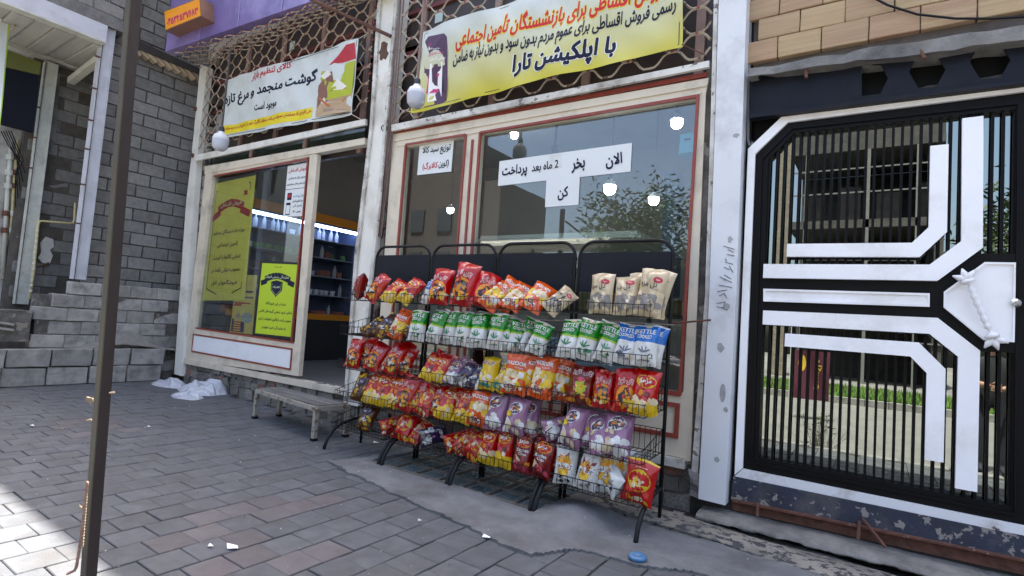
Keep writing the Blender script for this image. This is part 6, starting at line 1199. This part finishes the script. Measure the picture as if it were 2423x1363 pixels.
for k in range(60):
    b0 = Vector((-.62+rg.gauss(0, .08), .45, -.1)); q = b0+Vector((rg.gauss(0, .12), rg.gauss(0, .06), rg.uniform(.1, .55))); d = Vector((rg.uniform(-1, 1), rg.uniform(-1, 1), .3)).normalized(); n = d.orthogonal().normalized(); mb.add([q, q+d*.03+n*.012, q+d*.06, q+d*.03-n*.012], [(0, 1, 2, 3)]); mb.tube([b0, q], .0022, 3, 1)
mb.build('leaves', [MATS['leaf_green'], MATS['bark']], sh_)
# person standing beside the camera, seen only as a reflection in the gate
pe = thing('person', 'person in dark jacket and trousers with folded forearms reflected in the gate', 'person', (1.24, -.35, -.12))
sk = bpy.data.meshes.new('body'); V = [(0, 0, .95), (0, 0, 1.15), (0, 0, 1.38), (0, .01, 1.5), (0, .03, 1.58), (0, .03, 1.70), (-.19, 0, 1.42), (-.25, .05, 1.15), (-.05, .28, 1.13), (.19, 0, 1.42), (.25, .05, 1.15), (.05, .30, 1.10), (-.1, 0, .92), (-.11, .02, .5), (-.11, -.01, .08), (-.12, .14, .04), (.1, 0, .92), (.11, .02, .5), (.11, -.01, .08), (.12, .14, .04)]
E_ = [(0, 1), (1, 2), (2, 3), (3, 4), (4, 5), (2, 6), (6, 7), (7, 8), (2, 9), (9, 10), (10, 11), (0, 12), (12, 13), (13, 14), (14, 15), (0, 16), (16, 17), (17, 18), (18, 19)]
rad = [.155, .15, .165, .065, .085, .095, .075, .055, .035, .075, .055, .035, .10, .07, .05, .04, .10, .07, .05, .04]
sk.from_pydata(V, E_, []); ob2 = bpy.data.objects.new('body', sk); COL.objects.link(ob2)
ob2.modifiers.new('skin', 'SKIN')
for i, r in enumerate(rad): sk.skin_vertices[0].data[i].radius = (r, r*.8)
sk.skin_vertices[0].data[0].use_root = True; ob2.modifiers.new('sub', 'SUBSURF').levels = 2
dg = bpy.context.evaluated_depsgraph_get(); bmsh = bpy.data.meshes.new_from_object(ob2.evaluated_get(dg)); bpy.data.objects.remove(ob2)
bmsh.materials.clear()
for m in (mat('dark_jacket', (0.012, 0.013, 0.018), 0.85, 0.2, 9), mat('skin', (0.38, 0.21, 0.15), 0.55, 0.05, 9), mat('black_hair', (0.012, 0.01, 0.009), 0.6, 0.1, 40), mat('dark_jeans', (0.016, 0.018, 0.03), 0.85, 0.2, 9)): bmsh.materials.append(m)
for p in bmsh.polygons:
    c = p.center; p.use_smooth = True; hd_ = c.z > 1.52; p.material_index = 2 if (c.z > 1.68 or (hd_ and c.y < .02)) else 1 if hd_ or (c.y > .17 and 1.0 < c.z < 1.25) else 3 if c.z < .95 else 0
put('body', bmsh, pe, loc=(0, 0, 0), local=True)
mb = MB()
for s_ in (-1, 1):
    for k in range(4): q = Vector((s_*.05+(-s_)*.02*k*.0, .29, 1.135-.018*k)); mb.tube([q, q+Vector((-s_*.05, .03, -.004)), q+Vector((-s_*(.085-.006*abs(k-1)), .015, -.008))], .009, 6)
    q = Vector((s_*.05, .28, 1.15)); mb.tube([q, q+Vector((-s_*.03, .03, .03)), q+Vector((-s_*.055, .035, .035))], .010, 6)
mb.build('hands', MATS['skin'], pe, smooth=True, local=True)
for o in bpy.data.objects:
    if o.parent and o.name.split('.')[0] in ('lettering', 'tie_cord', 'ribbon_lettering', 'emblem_lettering', 'scrawled_numbers', 'front_print', 'print', 'red_bead', 'bare_patch'): o['kind'] = 'stuff'
mb = MB(); mb.tube([P(2040, -20, 4.46), P(2100, 12, 4.45), P(2170, 34, 4.45), P(2260, 44, 4.45), P(2350, 44, 4.45), P(2480, 36, 4.45)], .008, 5); mb.build('slack_cable', DARKM, label='thin dark cable sagging across the buff bricks', cat='cable')
rg = random.Random(21); gt_ = MB()
for i in range(900):
    if i < 600: p = Vector((rg.uniform(-9.4, .2), rg.uniform(.7, 4.35), .002))
    else: p = Vector((rg.uniform(-9.4, -.9), 4.42-abs(rg.gauss(0, .25)), .004))
    r = rg.uniform(.002, .006)*(1.6 if i % 9 == 0 else 1); a = rg.uniform(0, 6.3)
    if inpoly(p.x, p.y, APRON): p.z = apz(p.x, p.y)
    q = [p+Vector((math.cos(a+k*2.1)*r*rg.uniform(.6, 1.5), math.sin(a+k*2.1)*r*rg.uniform(.6, 1.5), 0)) for k in range(3)]; gt_.add(q+[p+Vector((0, 0, r))], [(0, 1, 3), (1, 2, 3), (2, 0, 3)], i % 3)
gt_.build('grit', [mat('grit_pale', (0.40, 0.38, 0.34), 0.9), mat('grit_dark', (0.05, 0.045, 0.04), 0.9), mat('grit_tan', (0.20, 0.16, 0.12), 0.9)], label='loose grit and crumbs scattered over the pavement', cat='grit', kind='stuff')
